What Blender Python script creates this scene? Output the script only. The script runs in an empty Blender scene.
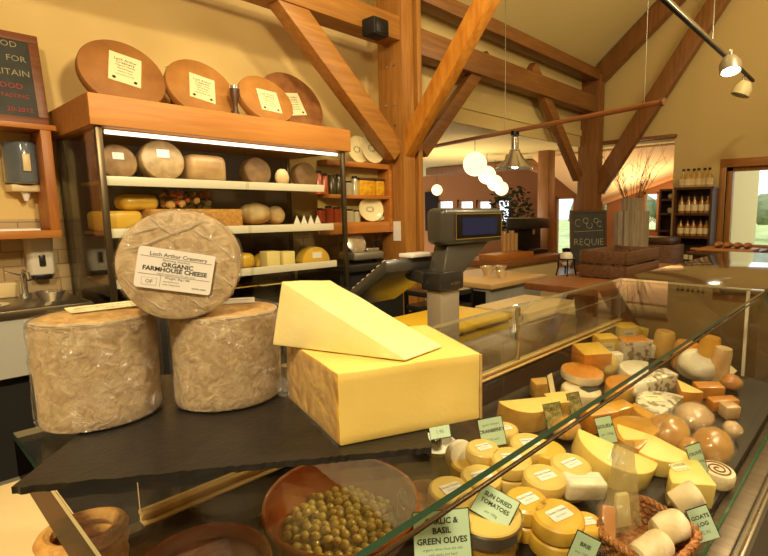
import bpy, bmesh, math, random
from mathutils import Vector, Matrix, noise
random.seed(7)
sc = bpy.context.scene
C = sc.collection
R = math.radians

# ------------------------------------------------------------------ camera
F, CX, CY, EYE = 505.0, 460.0, 278.0, 1.55
th = math.atan(66 / F)
yaw = math.atan((890 - CX) * math.cos(th) / F)
fwd = Vector((math.cos(yaw) * math.cos(th), math.sin(yaw) * math.cos(th), -math.sin(th)))
r0 = Vector((math.sin(yaw), -math.cos(yaw), 0))
u0 = r0.cross(fwd)
RO = 0.006
right = r0 * math.cos(RO) - u0 * math.sin(RO)
up = r0 * math.sin(RO) + u0 * math.cos(RO)
EYEV = Vector((0, 0, EYE))
cd = bpy.data.cameras.new('camera')
cam = bpy.data.objects.new('camera', cd)
C.objects.link(cam)
cd.sensor_width = 36
cd.lens = F / 768 * 36
cd.shift_x = (384 - CX) / 768
cd.clip_start = 0.02
cd.clip_end = 300
M = Matrix((right, up, -fwd)).transposed().to_4x4()
M.translation = EYEV
cam.matrix_world = M
sc.camera = cam

def ray(x, y): return fwd + right * ((x - CX) / F) - up * ((y - CY) / F)
def onz(x, y, z):
    d = ray(x, y); return EYEV + d * ((z - EYE) / d.z)
def ony(x, y, Y):
    d = ray(x, y); return EYEV + d * (Y / d.y)
def onx(x, y, X):
    d = ray(x, y); return EYEV + d * (X / d.x)
def depth(p): return (p - EYEV).dot(fwd)
def span(px, p): return px * depth(p) / F

# ------------------------------------------------------------------ materials
def S(r, g, b):
    f = lambda c: (c / 255 / 12.92) if c / 255 <= 0.04045 else ((c / 255 + 0.055) / 1.055) ** 2.4
    return (f(r), f(g), f(b), 1)
def mat(name, col, rough=0.5, metal=0, col2=None, scale=8, stretch=(1, 1, 1), bump=0, bscale=60, coat=0, detail=4, spec=0.5, kind='noise', sub=0, lo=.35, hi=.65, bkind='noise', dist=0.0, emit=0):
    m = bpy.data.materials.new(name); m.use_nodes = True
    nt = m.node_tree; b = nt.nodes['Principled BSDF']
    b.inputs['Base Color'].default_value = col
    b.inputs['Roughness'].default_value = rough
    b.inputs['Metallic'].default_value = metal
    b.inputs['Coat Weight'].default_value = coat
    b.inputs['Coat Roughness'].default_value = 0.12
    b.inputs['Specular IOR Level'].default_value = spec
    if sub:
        b.inputs['Subsurface Weight'].default_value = sub
        b.inputs['Subsurface Radius'].default_value = (.02, .012, .005)
        b.inputs['Subsurface Scale'].default_value = .3
    if emit:
        b.inputs['Emission Color'].default_value = col
        b.inputs['Emission Strength'].default_value = emit
    tc = nt.nodes.new('ShaderNodeTexCoord'); mp = nt.nodes.new('ShaderNodeMapping')
    nt.links.new(tc.outputs['Object'], mp.inputs['Vector'])
    mp.inputs['Scale'].default_value = stretch
    if col2:
        if kind == 'noise':
            t = nt.nodes.new('ShaderNodeTexNoise'); t.inputs['Detail'].default_value = detail
            t.inputs['Distortion'].default_value = dist
        else:
            t = nt.nodes.new('ShaderNodeTexVoronoi')
        t.inputs['Scale'].default_value = scale
        nt.links.new(mp.outputs[0], t.inputs['Vector'])
        r = nt.nodes.new('ShaderNodeValToRGB')
        r.color_ramp.elements[0].position = lo; r.color_ramp.elements[1].position = hi
        r.color_ramp.elements[0].color = col; r.color_ramp.elements[1].color = col2
        nt.links.new(t.outputs[0], r.inputs[0]); nt.links.new(r.outputs[0], b.inputs['Base Color'])
    if bump:
        if bkind == 'noise':
            t = nt.nodes.new('ShaderNodeTexNoise'); t.inputs['Detail'].default_value = 6; t.inputs['Distortion'].default_value = dist
        else:
            t = nt.nodes.new('ShaderNodeTexVoronoi'); t.feature = 'DISTANCE_TO_EDGE'
        t.inputs['Scale'].default_value = bscale
        nt.links.new(mp.outputs[0], t.inputs['Vector'])
        bp = nt.nodes.new('ShaderNodeBump'); bp.inputs['Strength'].default_value = bump; bp.inputs['Distance'].default_value = 0.01
        nt.links.new(t.outputs[0], bp.inputs['Height'])
        nt.links.new(bp.outputs[0], b.inputs['Normal'])
        if coat: nt.links.new(bp.outputs[0], b.inputs['Coat Normal'])
    return m
def wood(name, c1, c2, axis=0, rough=0.45, coat=0.0, fine=1.0):
    st = [14 * fine, 14 * fine, 14 * fine]; st[axis] = 1.0 * fine
    return mat(name, c1, rough, 0, c2, 2.2, tuple(st), bump=.05, bscale=4, coat=coat, detail=6, lo=.3, hi=.7, dist=.6)
def film(name, tint=(1, 1, 1, 1), fac=.09, rough=.08, bump=.9, scale=22, milk=0.0, milkcol=(.9, .88, .8, 1), gain=.55):
    """clear plastic or glass: see-through, with Fresnel gloss"""
    m = bpy.data.materials.new(name); m.use_nodes = True
    nt = m.node_tree; nt.nodes.clear()
    o = nt.nodes.new('ShaderNodeOutputMaterial'); mx = nt.nodes.new('ShaderNodeMixShader')
    t = nt.nodes.new('ShaderNodeBsdfTransparent'); t.inputs[0].default_value = tint
    g = nt.nodes.new('ShaderNodeBsdfGlossy'); g.inputs['Roughness'].default_value = rough
    fr = nt.nodes.new('ShaderNodeLayerWeight'); fr.inputs['Blend'].default_value = .5
    nt.links.new(t.outputs[0], mx.inputs[1]); nt.links.new(g.outputs[0], mx.inputs[2])
    if bump:
        tc = nt.nodes.new('ShaderNodeTexCoord')
        n1 = nt.nodes.new('ShaderNodeTexNoise'); n1.inputs['Scale'].default_value = scale; n1.inputs['Detail'].default_value = 3; n1.inputs['Distortion'].default_value = 1.5
        nt.links.new(tc.outputs['Object'], n1.inputs['Vector'])
        v = nt.nodes.new('ShaderNodeTexVoronoi'); v.inputs['Scale'].default_value = scale * .8; v.feature = 'DISTANCE_TO_EDGE'
        nt.links.new(n1.outputs['Color'], v.inputs['Vector'])
        av = nt.nodes.new('ShaderNodeMixRGB'); av.blend_type = 'ADD'; av.inputs[0].default_value = .7
        nt.links.new(n1.outputs[0], av.inputs[1]); nt.links.new(v.outputs[0], av.inputs[2])
        bp = nt.nodes.new('ShaderNodeBump'); bp.inputs['Strength'].default_value = bump; bp.inputs['Distance'].default_value = 0.012
        nt.links.new(av.outputs[0], bp.inputs['Height'])
        nt.links.new(bp.outputs[0], g.inputs['Normal']); nt.links.new(bp.outputs[0], fr.inputs['Normal'])
    pw = nt.nodes.new('ShaderNodeMath'); pw.operation = 'POWER'; pw.inputs[1].default_value = 4.5
    nt.links.new(fr.outputs['Facing'], pw.inputs[0])
    ad = nt.nodes.new('ShaderNodeMath'); ad.operation = 'MULTIPLY_ADD'; ad.inputs[1].default_value = gain; ad.inputs[2].default_value = fac; ad.use_clamp = True
    nt.links.new(pw.outputs[0], ad.inputs[0]); nt.links.new(ad.outputs[0], mx.inputs[0])
    last = mx
    if milk:
        d = nt.nodes.new('ShaderNodeBsdfDiffuse'); d.inputs[0].default_value = milkcol
        m2 = nt.nodes.new('ShaderNodeMixShader'); m2.inputs[0].default_value = milk
        nt.links.new(mx.outputs[0], m2.inputs[1]); nt.links.new(d.outputs[0], m2.inputs[2]); last = m2
    nt.links.new(last.outputs[0], o.inputs[0])
    return m
def emis(name, col, s):
    m = bpy.data.materials.new(name); m.use_nodes = True
    b = m.node_tree.nodes['Principled BSDF']
    b.inputs['Base Color'].default_value = col; b.inputs['Emission Color'].default_value = col; b.inputs['Emission Strength'].default_value = s
    if s < 1: b.inputs['Specular IOR Level'].default_value = .1
    return m
def tiles(name, c1, c2, cm, w, h, rough=.5, ms=.01, plane='xy', off=.0):
    m = bpy.data.materials.new(name); m.use_nodes = True
    nt = m.node_tree; b = nt.nodes['Principled BSDF']; b.inputs['Roughness'].default_value = rough
    tc = nt.nodes.new('ShaderNodeTexCoord'); mp = nt.nodes.new('ShaderNodeMapping')
    nt.links.new(tc.outputs['Object'], mp.inputs['Vector'])
    if plane == 'xz': mp.inputs['Rotation'].default_value = (-math.pi / 2, 0, 0)
    t = nt.nodes.new('ShaderNodeTexBrick'); t.offset = off
    t.inputs['Color1'].default_value = c1; t.inputs['Color2'].default_value = c2; t.inputs['Mortar'].default_value = cm
    t.inputs['Scale'].default_value = 1; t.inputs['Mortar Size'].default_value = ms
    t.inputs['Brick Width'].default_value = w; t.inputs['Row Height'].default_value = h
    nt.links.new(mp.outputs[0], t.inputs['Vector']); nt.links.new(t.outputs[0], b.inputs['Base Color'])
    return m

m_wall = mat('cream_plaster', S(216, 186, 120), .85, col2=S(221, 192, 127), scale=3, bump=.03, bscale=80)
m_ceil = mat('ceiling_plaster', S(204, 184, 124), .9)
m_olive = mat('olive_cream_plaster', S(202, 178, 120), .85)
m_orange = mat('orange_paint', S(158, 98, 46), .8)
m_floor = tiles('slate_floor_tiles', S(120, 116, 108), S(135, 130, 120), S(60, 58, 54), .6, .6, .45, .008)
m_btile = tiles('beige_wall_tiles', S(190, 165, 125), S(178, 152, 112), S(140, 118, 88), .2, .1, .3, .004, 'xz', .5)
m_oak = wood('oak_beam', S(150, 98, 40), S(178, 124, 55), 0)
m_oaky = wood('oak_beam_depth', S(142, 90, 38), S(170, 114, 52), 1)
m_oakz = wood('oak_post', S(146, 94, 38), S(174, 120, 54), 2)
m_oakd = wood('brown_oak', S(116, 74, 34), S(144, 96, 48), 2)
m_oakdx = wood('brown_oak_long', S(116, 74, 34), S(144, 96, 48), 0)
m_shelf = wood('shelf_wood', S(166, 98, 38), S(188, 122, 52), 0, .4, .1)
m_corn = wood('cornice_wood', S(178, 114, 48), S(196, 134, 62), 0, .55, 0)
m_dkw = wood('dark_stained_wood', S(62, 38, 20), S(84, 52, 28), 0)
m_rustic = wood('rustic_crate_wood', S(92, 62, 40), S(124, 88, 58), 0, .7)
m_black = mat('black_plastic', S(22, 20, 18), .35, spec=.3)
m_blackm = mat('black_matt', S(18, 17, 16), .7)
m_char = mat('charcoal_plastic', S(66, 63, 55), .32, coat=.2)
m_chard = mat('dark_grey_plastic', S(38, 37, 35), .3, coat=.3)
m_steel = mat('brushed_steel', S(170, 166, 155), .32, 1, S(150, 146, 136), 3, (1, 1, 60))
m_steelm = mat('satin_grey_metal', S(150, 145, 132), .45, .7)
m_chrome = mat('chrome', S(228, 226, 220), .16, .9)
m_alu = mat('aluminium_trim', S(200, 195, 182), .25, 1)
m_brown_metal = mat('bronze_metal_ledge', S(128, 116, 98), .38, .8, S(112, 100, 84), 4, (20, 1, 1))
m_white = mat('white_enamel', S(235, 230, 215), .35)
m_cream = mat('cream_laminate', S(222, 200, 150), .4)
m_whitep = mat('white_plastic', S(228, 220, 202), .4)
m_paper = mat('white_label_paper', S(238, 234, 226), .6)
m_cpaper = mat('cream_label_paper', S(238, 226, 180), .6)
m_gcard = mat('pale_green_card', S(186, 214, 184), .45)
m_ink = mat('black_ink', S(28, 24, 22), .7)
m_inkg = mat('grey_ink', S(100, 95, 88), .7)
m_red = mat('red_chalk', S(172, 62, 58), .9)
m_chalk = mat('white_chalk', S(160, 150, 118), .9)
m_board = mat('chalkboard_slate', S(34, 36, 32), .6, col2=S(48, 50, 44), scale=9)
m_slate = mat('dark_slate', S(27, 24, 21), .4, col2=S(36, 32, 27), scale=30, bump=.1, bscale=110)
m_rind = mat('mottled_cheese_rind', S(176, 146, 106), .5, col2=S(230, 208, 166), scale=60, bump=.35, bscale=60, detail=12, lo=.25, hi=.75, dist=.8, coat=.15)
m_rindtop = mat('golden_brown_rind', S(196, 146, 80), .5, col2=S(232, 196, 130), scale=30, bump=.3, bscale=40, detail=8, dist=1.5, coat=.2)
m_ched = mat('pale_yellow_cheese', S(234, 206, 112), .42, col2=S(239, 214, 124), scale=12, bump=.04, bscale=150, sub=.25)
m_ched2 = mat('butter_yellow_cheese', S(240, 222, 150), .42, col2=S(244, 229, 162), scale=14, bump=.05, bscale=170, sub=.25)
m_wax = mat('amber_rind', S(188, 138, 62), .35, col2=S(236, 194, 98), scale=22, bump=.5, bscale=28, detail=8, dist=1.2, coat=.5)
m_film = film('cling_film', fac=.11, rough=.2, bump=1, scale=24, gain=.5)
m_filmc = film('crinkled_cellophane', fac=.07, rough=.12, bump=1, scale=30, milk=.05, gain=.35)
m_glass = film('clear_glass', (.975, .985, .965, 1), fac=.03, rough=.0, bump=0)
m_glassb = film('cabinet_glass', (.95, .95, .92, 1), fac=.025, rough=.02, bump=0)
m_gedge = mat('green_glass_edge', S(36, 92, 66), .08, coat=1, spec=.8)
m_smoke = film('bronze_tinted_glass', (.3, .17, .09, 1), fac=.05, rough=.05, bump=0, gain=.2)
m_wicker = mat('honey_wicker', S(188, 132, 62), .5, col2=S(218, 168, 92), scale=40, stretch=(1, 1, 1), bump=.5, bscale=120)
m_wickerd = mat('brown_wicker', S(126, 74, 30), .45, col2=S(178, 116, 54), scale=60, bump=.5, bscale=150, coat=.2)
m_terra = mat('terracotta_glaze', S(142, 66, 28), .22, col2=S(164, 82, 36), scale=10, coat=.6)
m_olive_f = mat('green_olive_skin', S(166, 136, 44), .22, col2=S(186, 156, 64), scale=30, coat=.6)
m_globe = emis('lit_globe', (1, .82, .5, 1), 1.5)
m_tube = emis('lit_fluorescent_tube', (1, .93, .75, 1), 2.6)
m_bulb = emis('lit_bulb', (1, .9, .65, 1), 25.0)
m_screen = emis('dim_blue_display', (.012, .014, .04, 1), .5)
m_gold = mat('gold_line', S(200, 170, 90), .3, .8)
m_yboard = mat('yellow_plastic', S(226, 188, 40), .4)
m_jarglass = film('jar_glass', (.92, .95, .9, 1), fac=.06, rough=.03, bump=0)

# ------------------------------------------------------------------ mesh helpers
class B:
    def __init__(s): s.bm = bmesh.new()
    def _fin(s, vs, mi, Mx):
        fs = {f for v in vs for f in v.link_faces}
        for f in fs: f.material_index = mi
        if Mx is not None: bmesh.ops.transform(s.bm, matrix=Mx, verts=vs)
    def box(s, a, b, mi=0, bev=0, Mx=None, seg=2):
        t = bmesh.new()
        bmesh.ops.create_cube(t, size=1)
        for v in t.verts: v.co = Vector(((a[i] + b[i]) / 2 + v.co[i] * abs(b[i] - a[i]) for i in range(3)))
        if bev: bmesh.ops.bevel(t, geom=t.edges[:], offset=bev, segments=seg, profile=.5, affect='EDGES')
        s.merge(t, mi, Mx); return s
    def merge(s, t, mi=None, Mx=None):
        if Mx is not None: bmesh.ops.transform(t, matrix=Mx, verts=t.verts[:])
        mp = {}
        for v in t.verts: mp[v] = s.bm.verts.new(v.co)
        for f in t.faces:
            try:
                n = s.bm.faces.new([mp[v] for v in f.verts]); n.material_index = f.material_index if mi is None else mi
            except ValueError: pass
        t.free()
    def cyl(s, p, q, r, r2=None, n=16, mi=0, cap=True):
        p, q = Vector(p), Vector(q); d = q - p; t = bmesh.new()
        bmesh.ops.create_cone(t, cap_ends=cap, segments=n, radius1=r, radius2=r if r2 is None else r2, depth=d.length)
        s.merge(t, mi, Matrix.Translation((p + q) / 2) @ d.to_track_quat('Z', 'Y').to_matrix().to_4x4()); return s
    def lathe(s, prof, n=32, mi=0, Mx=None, mis=None):
        t = bmesh.new(); rings = []
        for r, z in prof:
            if r < 1e-6: rings.append([t.verts.new((0, 0, z))])
            else: rings.append([t.verts.new((r * math.cos(2 * math.pi * k / n), r * math.sin(2 * math.pi * k / n), z)) for k in range(n)])
        for i in range(len(rings) - 1):
            a, b = rings[i], rings[i + 1]
            for k in range(n):
                k2 = (k + 1) % n
                if len(a) == 1 and len(b) == 1: continue
                if len(a) == 1: f = t.faces.new((a[0], b[k2], b[k]))
                elif len(b) == 1: f = t.faces.new((a[k], a[k2], b[0]))
                else: f = t.faces.new((a[k], a[k2], b[k2], b[k]))
                f.material_index = mis[i] if mis else mi
        bmesh.ops.recalc_face_normals(t, faces=t.faces[:])
        s.merge(t, None, Mx); return s
    def tube(s, pts, r, n=8, mi=0, closed=False):
        pts = [Vector(p) for p in pts]; t = bmesh.new(); rings = []; N = len(pts)
        nrm = None
        for i, p in enumerate(pts):
            if closed: d = pts[(i + 1) % N] - pts[i - 1]
            else: d = pts[min(i + 1, N - 1)] - pts[max(i - 1, 0)]
            d.normalize()
            if nrm is None: nrm = d.orthogonal().normalized()
            nrm = (nrm - d * nrm.dot(d)).normalized(); bn = d.cross(nrm)
            rr = r[i] if isinstance(r, (list, tuple)) else r
            rings.append([t.verts.new(p + (nrm * math.cos(2 * math.pi * k / n) + bn * math.sin(2 * math.pi * k / n)) * rr) for k in range(n)])
        for i in range(N if closed else N - 1):
            a, b = rings[i], rings[(i + 1) % N]
            for k in range(n): t.faces.new((a[k], a[(k + 1) % n], b[(k + 1) % n], b[k]))
        if not closed: t.faces.new(rings[0][::-1]); t.faces.new(rings[-1])
        bmesh.ops.recalc_face_normals(t, faces=t.faces[:])
        s.merge(t, mi); return s
    def ball(s, c, r, n=16, mi=0, sc_=(1, 1, 1), Mx=None, lump=0, lf=3, seed=0):
        t = bmesh.new(); bmesh.ops.create_uvsphere(t, u_segments=n, v_segments=max(6, n * 2 // 3), radius=1)
        for v in t.verts:
            k = 1 + (lump * noise.noise(v.co * lf + Vector((seed, seed * 2.3, 1))) if lump else 0)
            v.co = Vector((v.co.x * sc_[0], v.co.y * sc_[1], v.co.z * sc_[2])) * r * k
        m = Matrix.Translation(Vector(c))
        s.merge(t, mi, m @ Mx if Mx is not None else m); return s
    def prism(s, pts, z0, z1, mi=0, bev=0, Mx=None, seg=2, mtop=None):
        t = bmesh.new(); n = len(pts)
        a = [t.verts.new((x, y, z0)) for x, y in pts]; b = [t.verts.new((x, y, z1)) for x, y in pts]
        t.faces.new(a[::-1]); ft = t.faces.new(b)
        for k in range(n): t.faces.new((a[k], a[(k + 1) % n], b[(k + 1) % n], b[k]))
        bmesh.ops.recalc_face_normals(t, faces=t.faces[:])
        for f in t.faces: f.material_index = mi
        if mtop is not None: ft.material_index = mtop
        if bev: bmesh.ops.bevel(t, geom=t.edges[:], offset=bev, segments=seg, profile=.5, affect='EDGES')
        s.merge(t, None, Mx); return s
    def hexa(s, v8, mi=0, bev=0, faces_mi=None):
        """8 corners: bottom loop 0-3, top loop 4-7"""
        t = bmesh.new(); v = [t.verts.new(Vector(p)) for p in v8]
        for j, ids in enumerate(((3, 2, 1, 0), (4, 5, 6, 7), (0, 1, 5, 4), (1, 2, 6, 5), (2, 3, 7, 6), (3, 0, 4, 7))):
            f = t.faces.new([v[i] for i in ids]); f.material_index = faces_mi[j] if faces_mi else mi
        bmesh.ops.recalc_face_normals(t, faces=t.faces[:])
        if bev: bmesh.ops.bevel(t, geom=t.edges[:], offset=bev, segments=2, profile=.5, affect='EDGES')
        s.merge(t, None); return s
    def quad(s, pts, mi=0):
        f = s.bm.faces.new([s.bm.verts.new(Vector(p)) for p in pts]); f.material_index = mi; return s
    def text(s, body, size, Mx, mi=0, bold=0.0, align='CENTER'):
        cu = bpy.data.curves.new('lettering', 'FONT'); cu.body = body; cu.size = size; cu.align_x = align; cu.align_y = 'CENTER'
        cu.offset = bold * size; cu.resolution_u = 2
        o = bpy.data.objects.new('lettering', cu); C.objects.link(o)
        dg = bpy.context.evaluated_depsgraph_get(); dg.update()
        me = o.evaluated_get(dg).to_mesh()
        t = bmesh.new(); t.from_mesh(me)
        o.evaluated_get(dg).to_mesh_clear()
        bpy.data.objects.remove(o); bpy.data.curves.remove(cu)
        s.merge(t, mi, Mx); return s
    def beam(s, p, q, w, h, mi=0, bev=.006, side=None):
        """rectangular bar from p to q; w along side, h across"""
        p, q = Vector(p), Vector(q); d = (q - p); L = d.length; d.normalize()
        sd = Vector(side) if side is not None else Vector((0, 1, 0))
        sd = (sd - d * sd.dot(d)).normalized(); h_ = d.cross(sd)
        Mx = Matrix((d, sd, h_)).transposed().to_4x4(); Mx.translation = (p + q) / 2
        return s.box((-L / 2, -w / 2, -h / 2), (L / 2, w / 2, h / 2), mi, bev, Mx)
    def obj(s, name, mats, parent=None, ang=35, loc=None):
        bm = s.bm
        bm.normal_update()
        a = math.radians(ang)
        for e in bm.edges:
            e.smooth = len(e.link_faces) == 2 and e.calc_face_angle(0) < a
        for f in bm.faces: f.smooth = True
        me = bpy.data.meshes.new(name); bm.to_mesh(me); bm.free()
        for m in (mats if isinstance(mats, (list, tuple)) else [mats]): me.materials.append(m)
        o = bpy.data.objects.new(name, me); C.objects.link(o)
        if parent is not None: o.parent = parent
        if loc is not None: o.location = loc
        return o
def tag(o, label, cat, group=None, kind=None):
    o['label'] = label; o['category'] = cat
    if group: o['group'] = group
    if kind: o['kind'] = kind
    return o
def thing(name, label, cat, loc=(0, 0, 0), rot=None, group=None):
    o = bpy.data.objects.new(name, None); o.empty_display_size = .05
    C.objects.link(o); o.location = loc
    if rot is not None: o.rotation_euler = rot
    return tag(o, label, cat, group)
def struct(b, name, mats, parent=None):
    o = b.obj(name, mats, parent)
    if parent is None: o['kind'] = 'structure'
    return o
def dup(root, loc, rot=None, label=None, group=None):
    r = root.copy(); C.objects.link(r); r.location = loc
    if rot is not None: r.rotation_euler = rot
    if label: r['label'] = label
    if group: r['group'] = group
    for ch in list(root.children):
        c = ch.copy(); C.objects.link(c); c.parent = r
        for g in list(ch.children):
            d = g.copy(); C.objects.link(d); d.parent = c
    return r
T = Matrix.Translation
def frame(o, x, y):
    """matrix whose x, y axes lie along the given vectors, origin o"""
    x = Vector(x).normalized(); y = Vector(y); z = x.cross(y).normalized(); y = z.cross(x)
    Mx = Matrix((x, y, z)).transposed().to_4x4(); Mx.translation = Vector(o); return Mx
# ------------------------------------------------------------------ the setting
K = 1.5
def grid_wall(b, X0, X1, ys, zs, holes, flip=False):
    """wall slab between X0 and X1 spanning ys, zs with rectangular holes; flip swaps x and y"""
    yy = sorted({ys[0], ys[1]} | {h[i] for h in holes for i in (0, 1)}); zz = sorted({zs[0], zs[1]} | {h[i] for h in holes for i in (2, 3)})
    for i in range(len(yy) - 1):
        j = 0
        while j < len(zz) - 1:
            cy_ = (yy[i] + yy[i + 1]) / 2
            def inh(j): 
                cz = (zz[j] + zz[j + 1]) / 2
                return any(h[0] < cy_ < h[1] and h[2] < cz < h[3] for h in holes)
            if inh(j): j += 1; continue
            k = j
            while k + 1 < len(zz) - 1 and not inh(k + 1): k += 1
            a, c = (X0, yy[i], zz[j]), (X1, yy[i + 1], zz[k + 1])
            if flip: a, c = (a[1], a[0], a[2]), (c[1], c[0], c[2])
            b.box(a, c); j = k + 1
XG = 8.25      # inner face of the gable wall
YA = 3.75      # front of the arcade posts
YW = 4.53      # back wall
XC = 13.0      # far cafe wall
struct(B().box((-3, -4.3, -.1), (XC + .2, 11.2, 0)), 'floor', m_floor)
struct(B().box((-3, YW, 0), (3.95, YW + .12, 4.2)), 'wall_back', m_wall)
struct(B().box((3.86, 4.12, 0), (3.98, 11.2, 4.2)), 'wall_cafe_left', m_wall)
struct(B().box((-3.12, -4.3, 0), (-3, 4.65, 4.0)), 'wall_left', m_wall)
struct(B().box((-3.12, -4.42, 0), (XG + .2, -4.3, 4.0)), 'wall_front', m_wall)
struct(B().box((3.86, 4.07, 2.62), (XG, 4.115, 3.82)), 'wall_arcade', m_olive)
b = B()
b.hexa([(-3.1, 4.08, 3.76), (XG + .2, 4.08, 3.76), (XG + .2, -.2, 7.18), (-3.1, -.2, 7.18), (-3.1, 4.08, 3.86), (XG + .2, 4.08, 3.86), (XG + .2, -.2, 7.3), (-3.1, -.2, 7.3)])
b.hexa([(-3.1, -.2, 7.18), (XG + .2, -.2, 7.18), (XG + .2, -4.4, 3.8), (-3.1, -4.4, 3.8), (-3.1, -.2, 7.3), (XG + .2, -.2, 7.3), (XG + .2, -4.4, 3.92), (-3.1, -4.4, 3.92)])
struct(b, 'ceiling', m_ceil)
struct(B().box((-3.1, 4.0, 4.1), (3.98, 4.65, 4.2)), 'ceiling_alcove', m_ceil)
struct(B().prism([(-4.4, 0), (3.9, 0), (-.2, 7.2 - 3.8)], -3.12, -3.0, Mx=Matrix(((0, 0, 1, 0), (1, 0, 0, 0), (0, 1, 0, 3.8), (0, 0, 0, 1)))), 'wall_left_gable', m_wall)
# gable wall with opening and window
wy1, wz1 = onx(727, 165, XG).y, onx(745, 165, XG).z
wz0 = onx(745, 250, XG).z
wy0 = wy1 - .95
oy1 = onx(672, 200, XG).y
oz1 = onx(660, 140, XG).z
b = B(); grid_wall(b, XG, XG + .3, (-4.3, 3.95), (0, 3.8), [(oy1, 3.95, 0, oz1), (wy0, wy1, wz0, wz1)])
b.prism([(-4.4, 0), (3.9, 0), (-.2, 3.4)], XG, XG + .3, Mx=Matrix(((0, 0, 1, 0), (1, 0, 0, 0), (0, 1, 0, 3.8), (0, 0, 0, 1))))
struct(b, 'wall_gable', m_olive)
def window(n, X0, y0, y1, z0, z1, fw, d=.1, bars=(), m=m_oakz, hb=()):
    b = B()
    b.box((X0, y0, z0), (X0 + d, y0 + fw, z1), bev=.004).box((X0, y1 - fw, z0), (X0 + d, y1, z1), bev=.004)
    b.box((X0, y0, z0), (X0 + d, y1, z0 + fw), bev=.004).box((X0, y0, z1 - fw), (X0 + d, y1, z1), bev=.004)
    for t in bars: b.box((X0 + .01, t - fw / 3, z0), (X0 + d - .01, t + fw / 3, z1))
    w = struct(b, 'window_%d' % n, m)
    struct(B().box((X0 + d * .45, y0 + .01, z0 + .01), (X0 + d * .55, y1 - .01, z1 - .01)), 'window_pane', m_glassb, w)
    return w
w = window(1, XG + .06, wy0, wy1, wz0, wz1, .075, .12)
struct(B().box((XG - .05, wy0 - .04, wz0 - .035), (XG + .28, wy1 + .04, wz0), bev=.005), 'window_sill', m_oaky, w)
struct(B().box((XG - .012, wy0 - .06, wz1 - .02), (XG + .06, wy1 + .09, wz1 + .1), bev=.004), 'window_frame', m_oaky, w)
struct(B().box((XG - .012, wy1, wz0), (XG + .06, wy1 + .09, wz1 - .02), bev=.004), 'window_frame', m_oakz, w)
# cafe beyond the arcade
zc = 2.8
wins = []
for (xa, xb, ya, yb) in ((436, 453, 200, 222), (457, 473, 200, 222), (476, 491, 200, 222), (495, 509, 199, 224), (555, 573, 197, 256), (601, 607, 197, 240), (643, 657, 192, 232)):
    p, q = onx(xa, ya, XC), onx(xb, yb, XC)
    wins.append((q.y, p.y, q.z, p.z))
b = B(); grid_wall(b, XC, XC + .25, (2.4, 16.5), (0, zc + .6), wins)
struct(b, 'wall_cafe', m_orange)
for i, h in enumerate(wins): window(i + 2, XC + .05, *h, .06, .1, m=m_oaky)
struct(B().box((3.98, 2.3, zc), (XC + .2, 16.5, zc + .1)).hexa([(3.9, 4.05, 3.4), (6, 4.05, 3.4), (6, 6, zc), (3.9, 6, zc), (3.9, 4.05, 3.5), (6, 4.05, 3.5), (6, 6, zc + .1), (3.9, 6, zc + .1)]) if False else B().box((3.98, 4.05, zc), (XC + .2, 16.5, zc + .1)).box((XG + .3, 2.3, zc), (XC + .2, 4.05, zc + .1)), 'ceiling_cafe', m_ceil)
struct(B().box((3.86, 16.4, 0), (XC + .2, 16.5, zc)), 'wall_cafe_rear', m_orange)
struct(B().box((XG + .3, 2.3, 0), (XC + .2, 2.4, zc)), 'wall_cafe_right', m_olive)
p, q = onx(560, 262, XC), onx(672, 262, XC)
# outdoors
b = B(); N = 24
t = bmesh.new()
for i in range(N + 1):
    for j in range(N + 1):
        x = XC + .3 + i * 2.2; y = -22 + j * 2.6
        dd = max(0, x - 18)
        t.verts.new((x, y, -.25 + (.1 if y < 2.5 else .012) * dd + .25 * noise.noise(Vector((x * .12, y * .12, 0)))))
t.verts.ensure_lookup_table()
for i in range(N):
    for j in range(N):
        k = i * (N + 1) + j; t.faces.new([t.verts[k], t.verts[k + N + 1], t.verts[k + N + 2], t.verts[k + 1]])
b.merge(t); b.box((XG + .3, -22, -.4), (XC + .4, 2.3, -.2))
struct(b, 'ground', mat('meadow_grass', S(150, 168, 96), .95, col2=S(186, 194, 130), scale=1.2))

# ------------------------------------------------------------------ timber frame
def pin(p, par, m=None, d=(0, -1, 0), r=.014):
    d = Vector(d); return B().cyl(Vector(p) - d * .004, Vector(p) + d * .012, r, n=10).obj('bolt', m or m_alu, par)
X1 = 3.585
root = thing('oak_post', 'stout oak post with steel bolts, standing right of the cheese cabinet', 'post', (X1, YA, 0))
B().box((0, 0, 0), (.16, .36, 3.76), bev=.008).obj('main_timber', m_oakz, root)
B().box((.16, .07, 0), (.21, .3, 3.76)).obj('filler_timber', m_oakd, root)
B().box((.21, .0, 0), (.275, .36, 3.76), bev=.008).obj('side_timber', m_oakz, root)
for z in (2.2, 2.42, 2.62, 3.0):
    for y in (.11, .24): pin((0, y, z), root, d=(-1, 0, 0))
X2 = 7.98
root = thing('oak_post', 'brown oak post standing against the far wall beside the chalkboard', 'post', (X2, YA, 0))
B().box((0, 0, 0), (.2, .36, 3.76), bev=.01).obj('timber', m_oakd, root)
pin((0, .18, 3.4), root, d=(-1, 0, 0)); pin((0, .18, 1.6), root, d=(-1, 0, 0))
def beam_obj(name, label, p, q, w, h, m, side=(0, 1, 0), cat='beam', group=None):
    p, q = Vector(p), Vector(q); mid = (p + q) / 2
    o = B().beam(p - mid, q - mid, w, h, side=side).obj(name, m); o.location = mid
    return tag(o, label, cat, group)
beam_obj('ceiling_beam', 'horizontal oak beam along the top of the wall above the cheese cabinet', (-2.9, YA + .15, 3.32), (X1, YA + .15, 3.32), .26, .22, m_oak)
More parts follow.
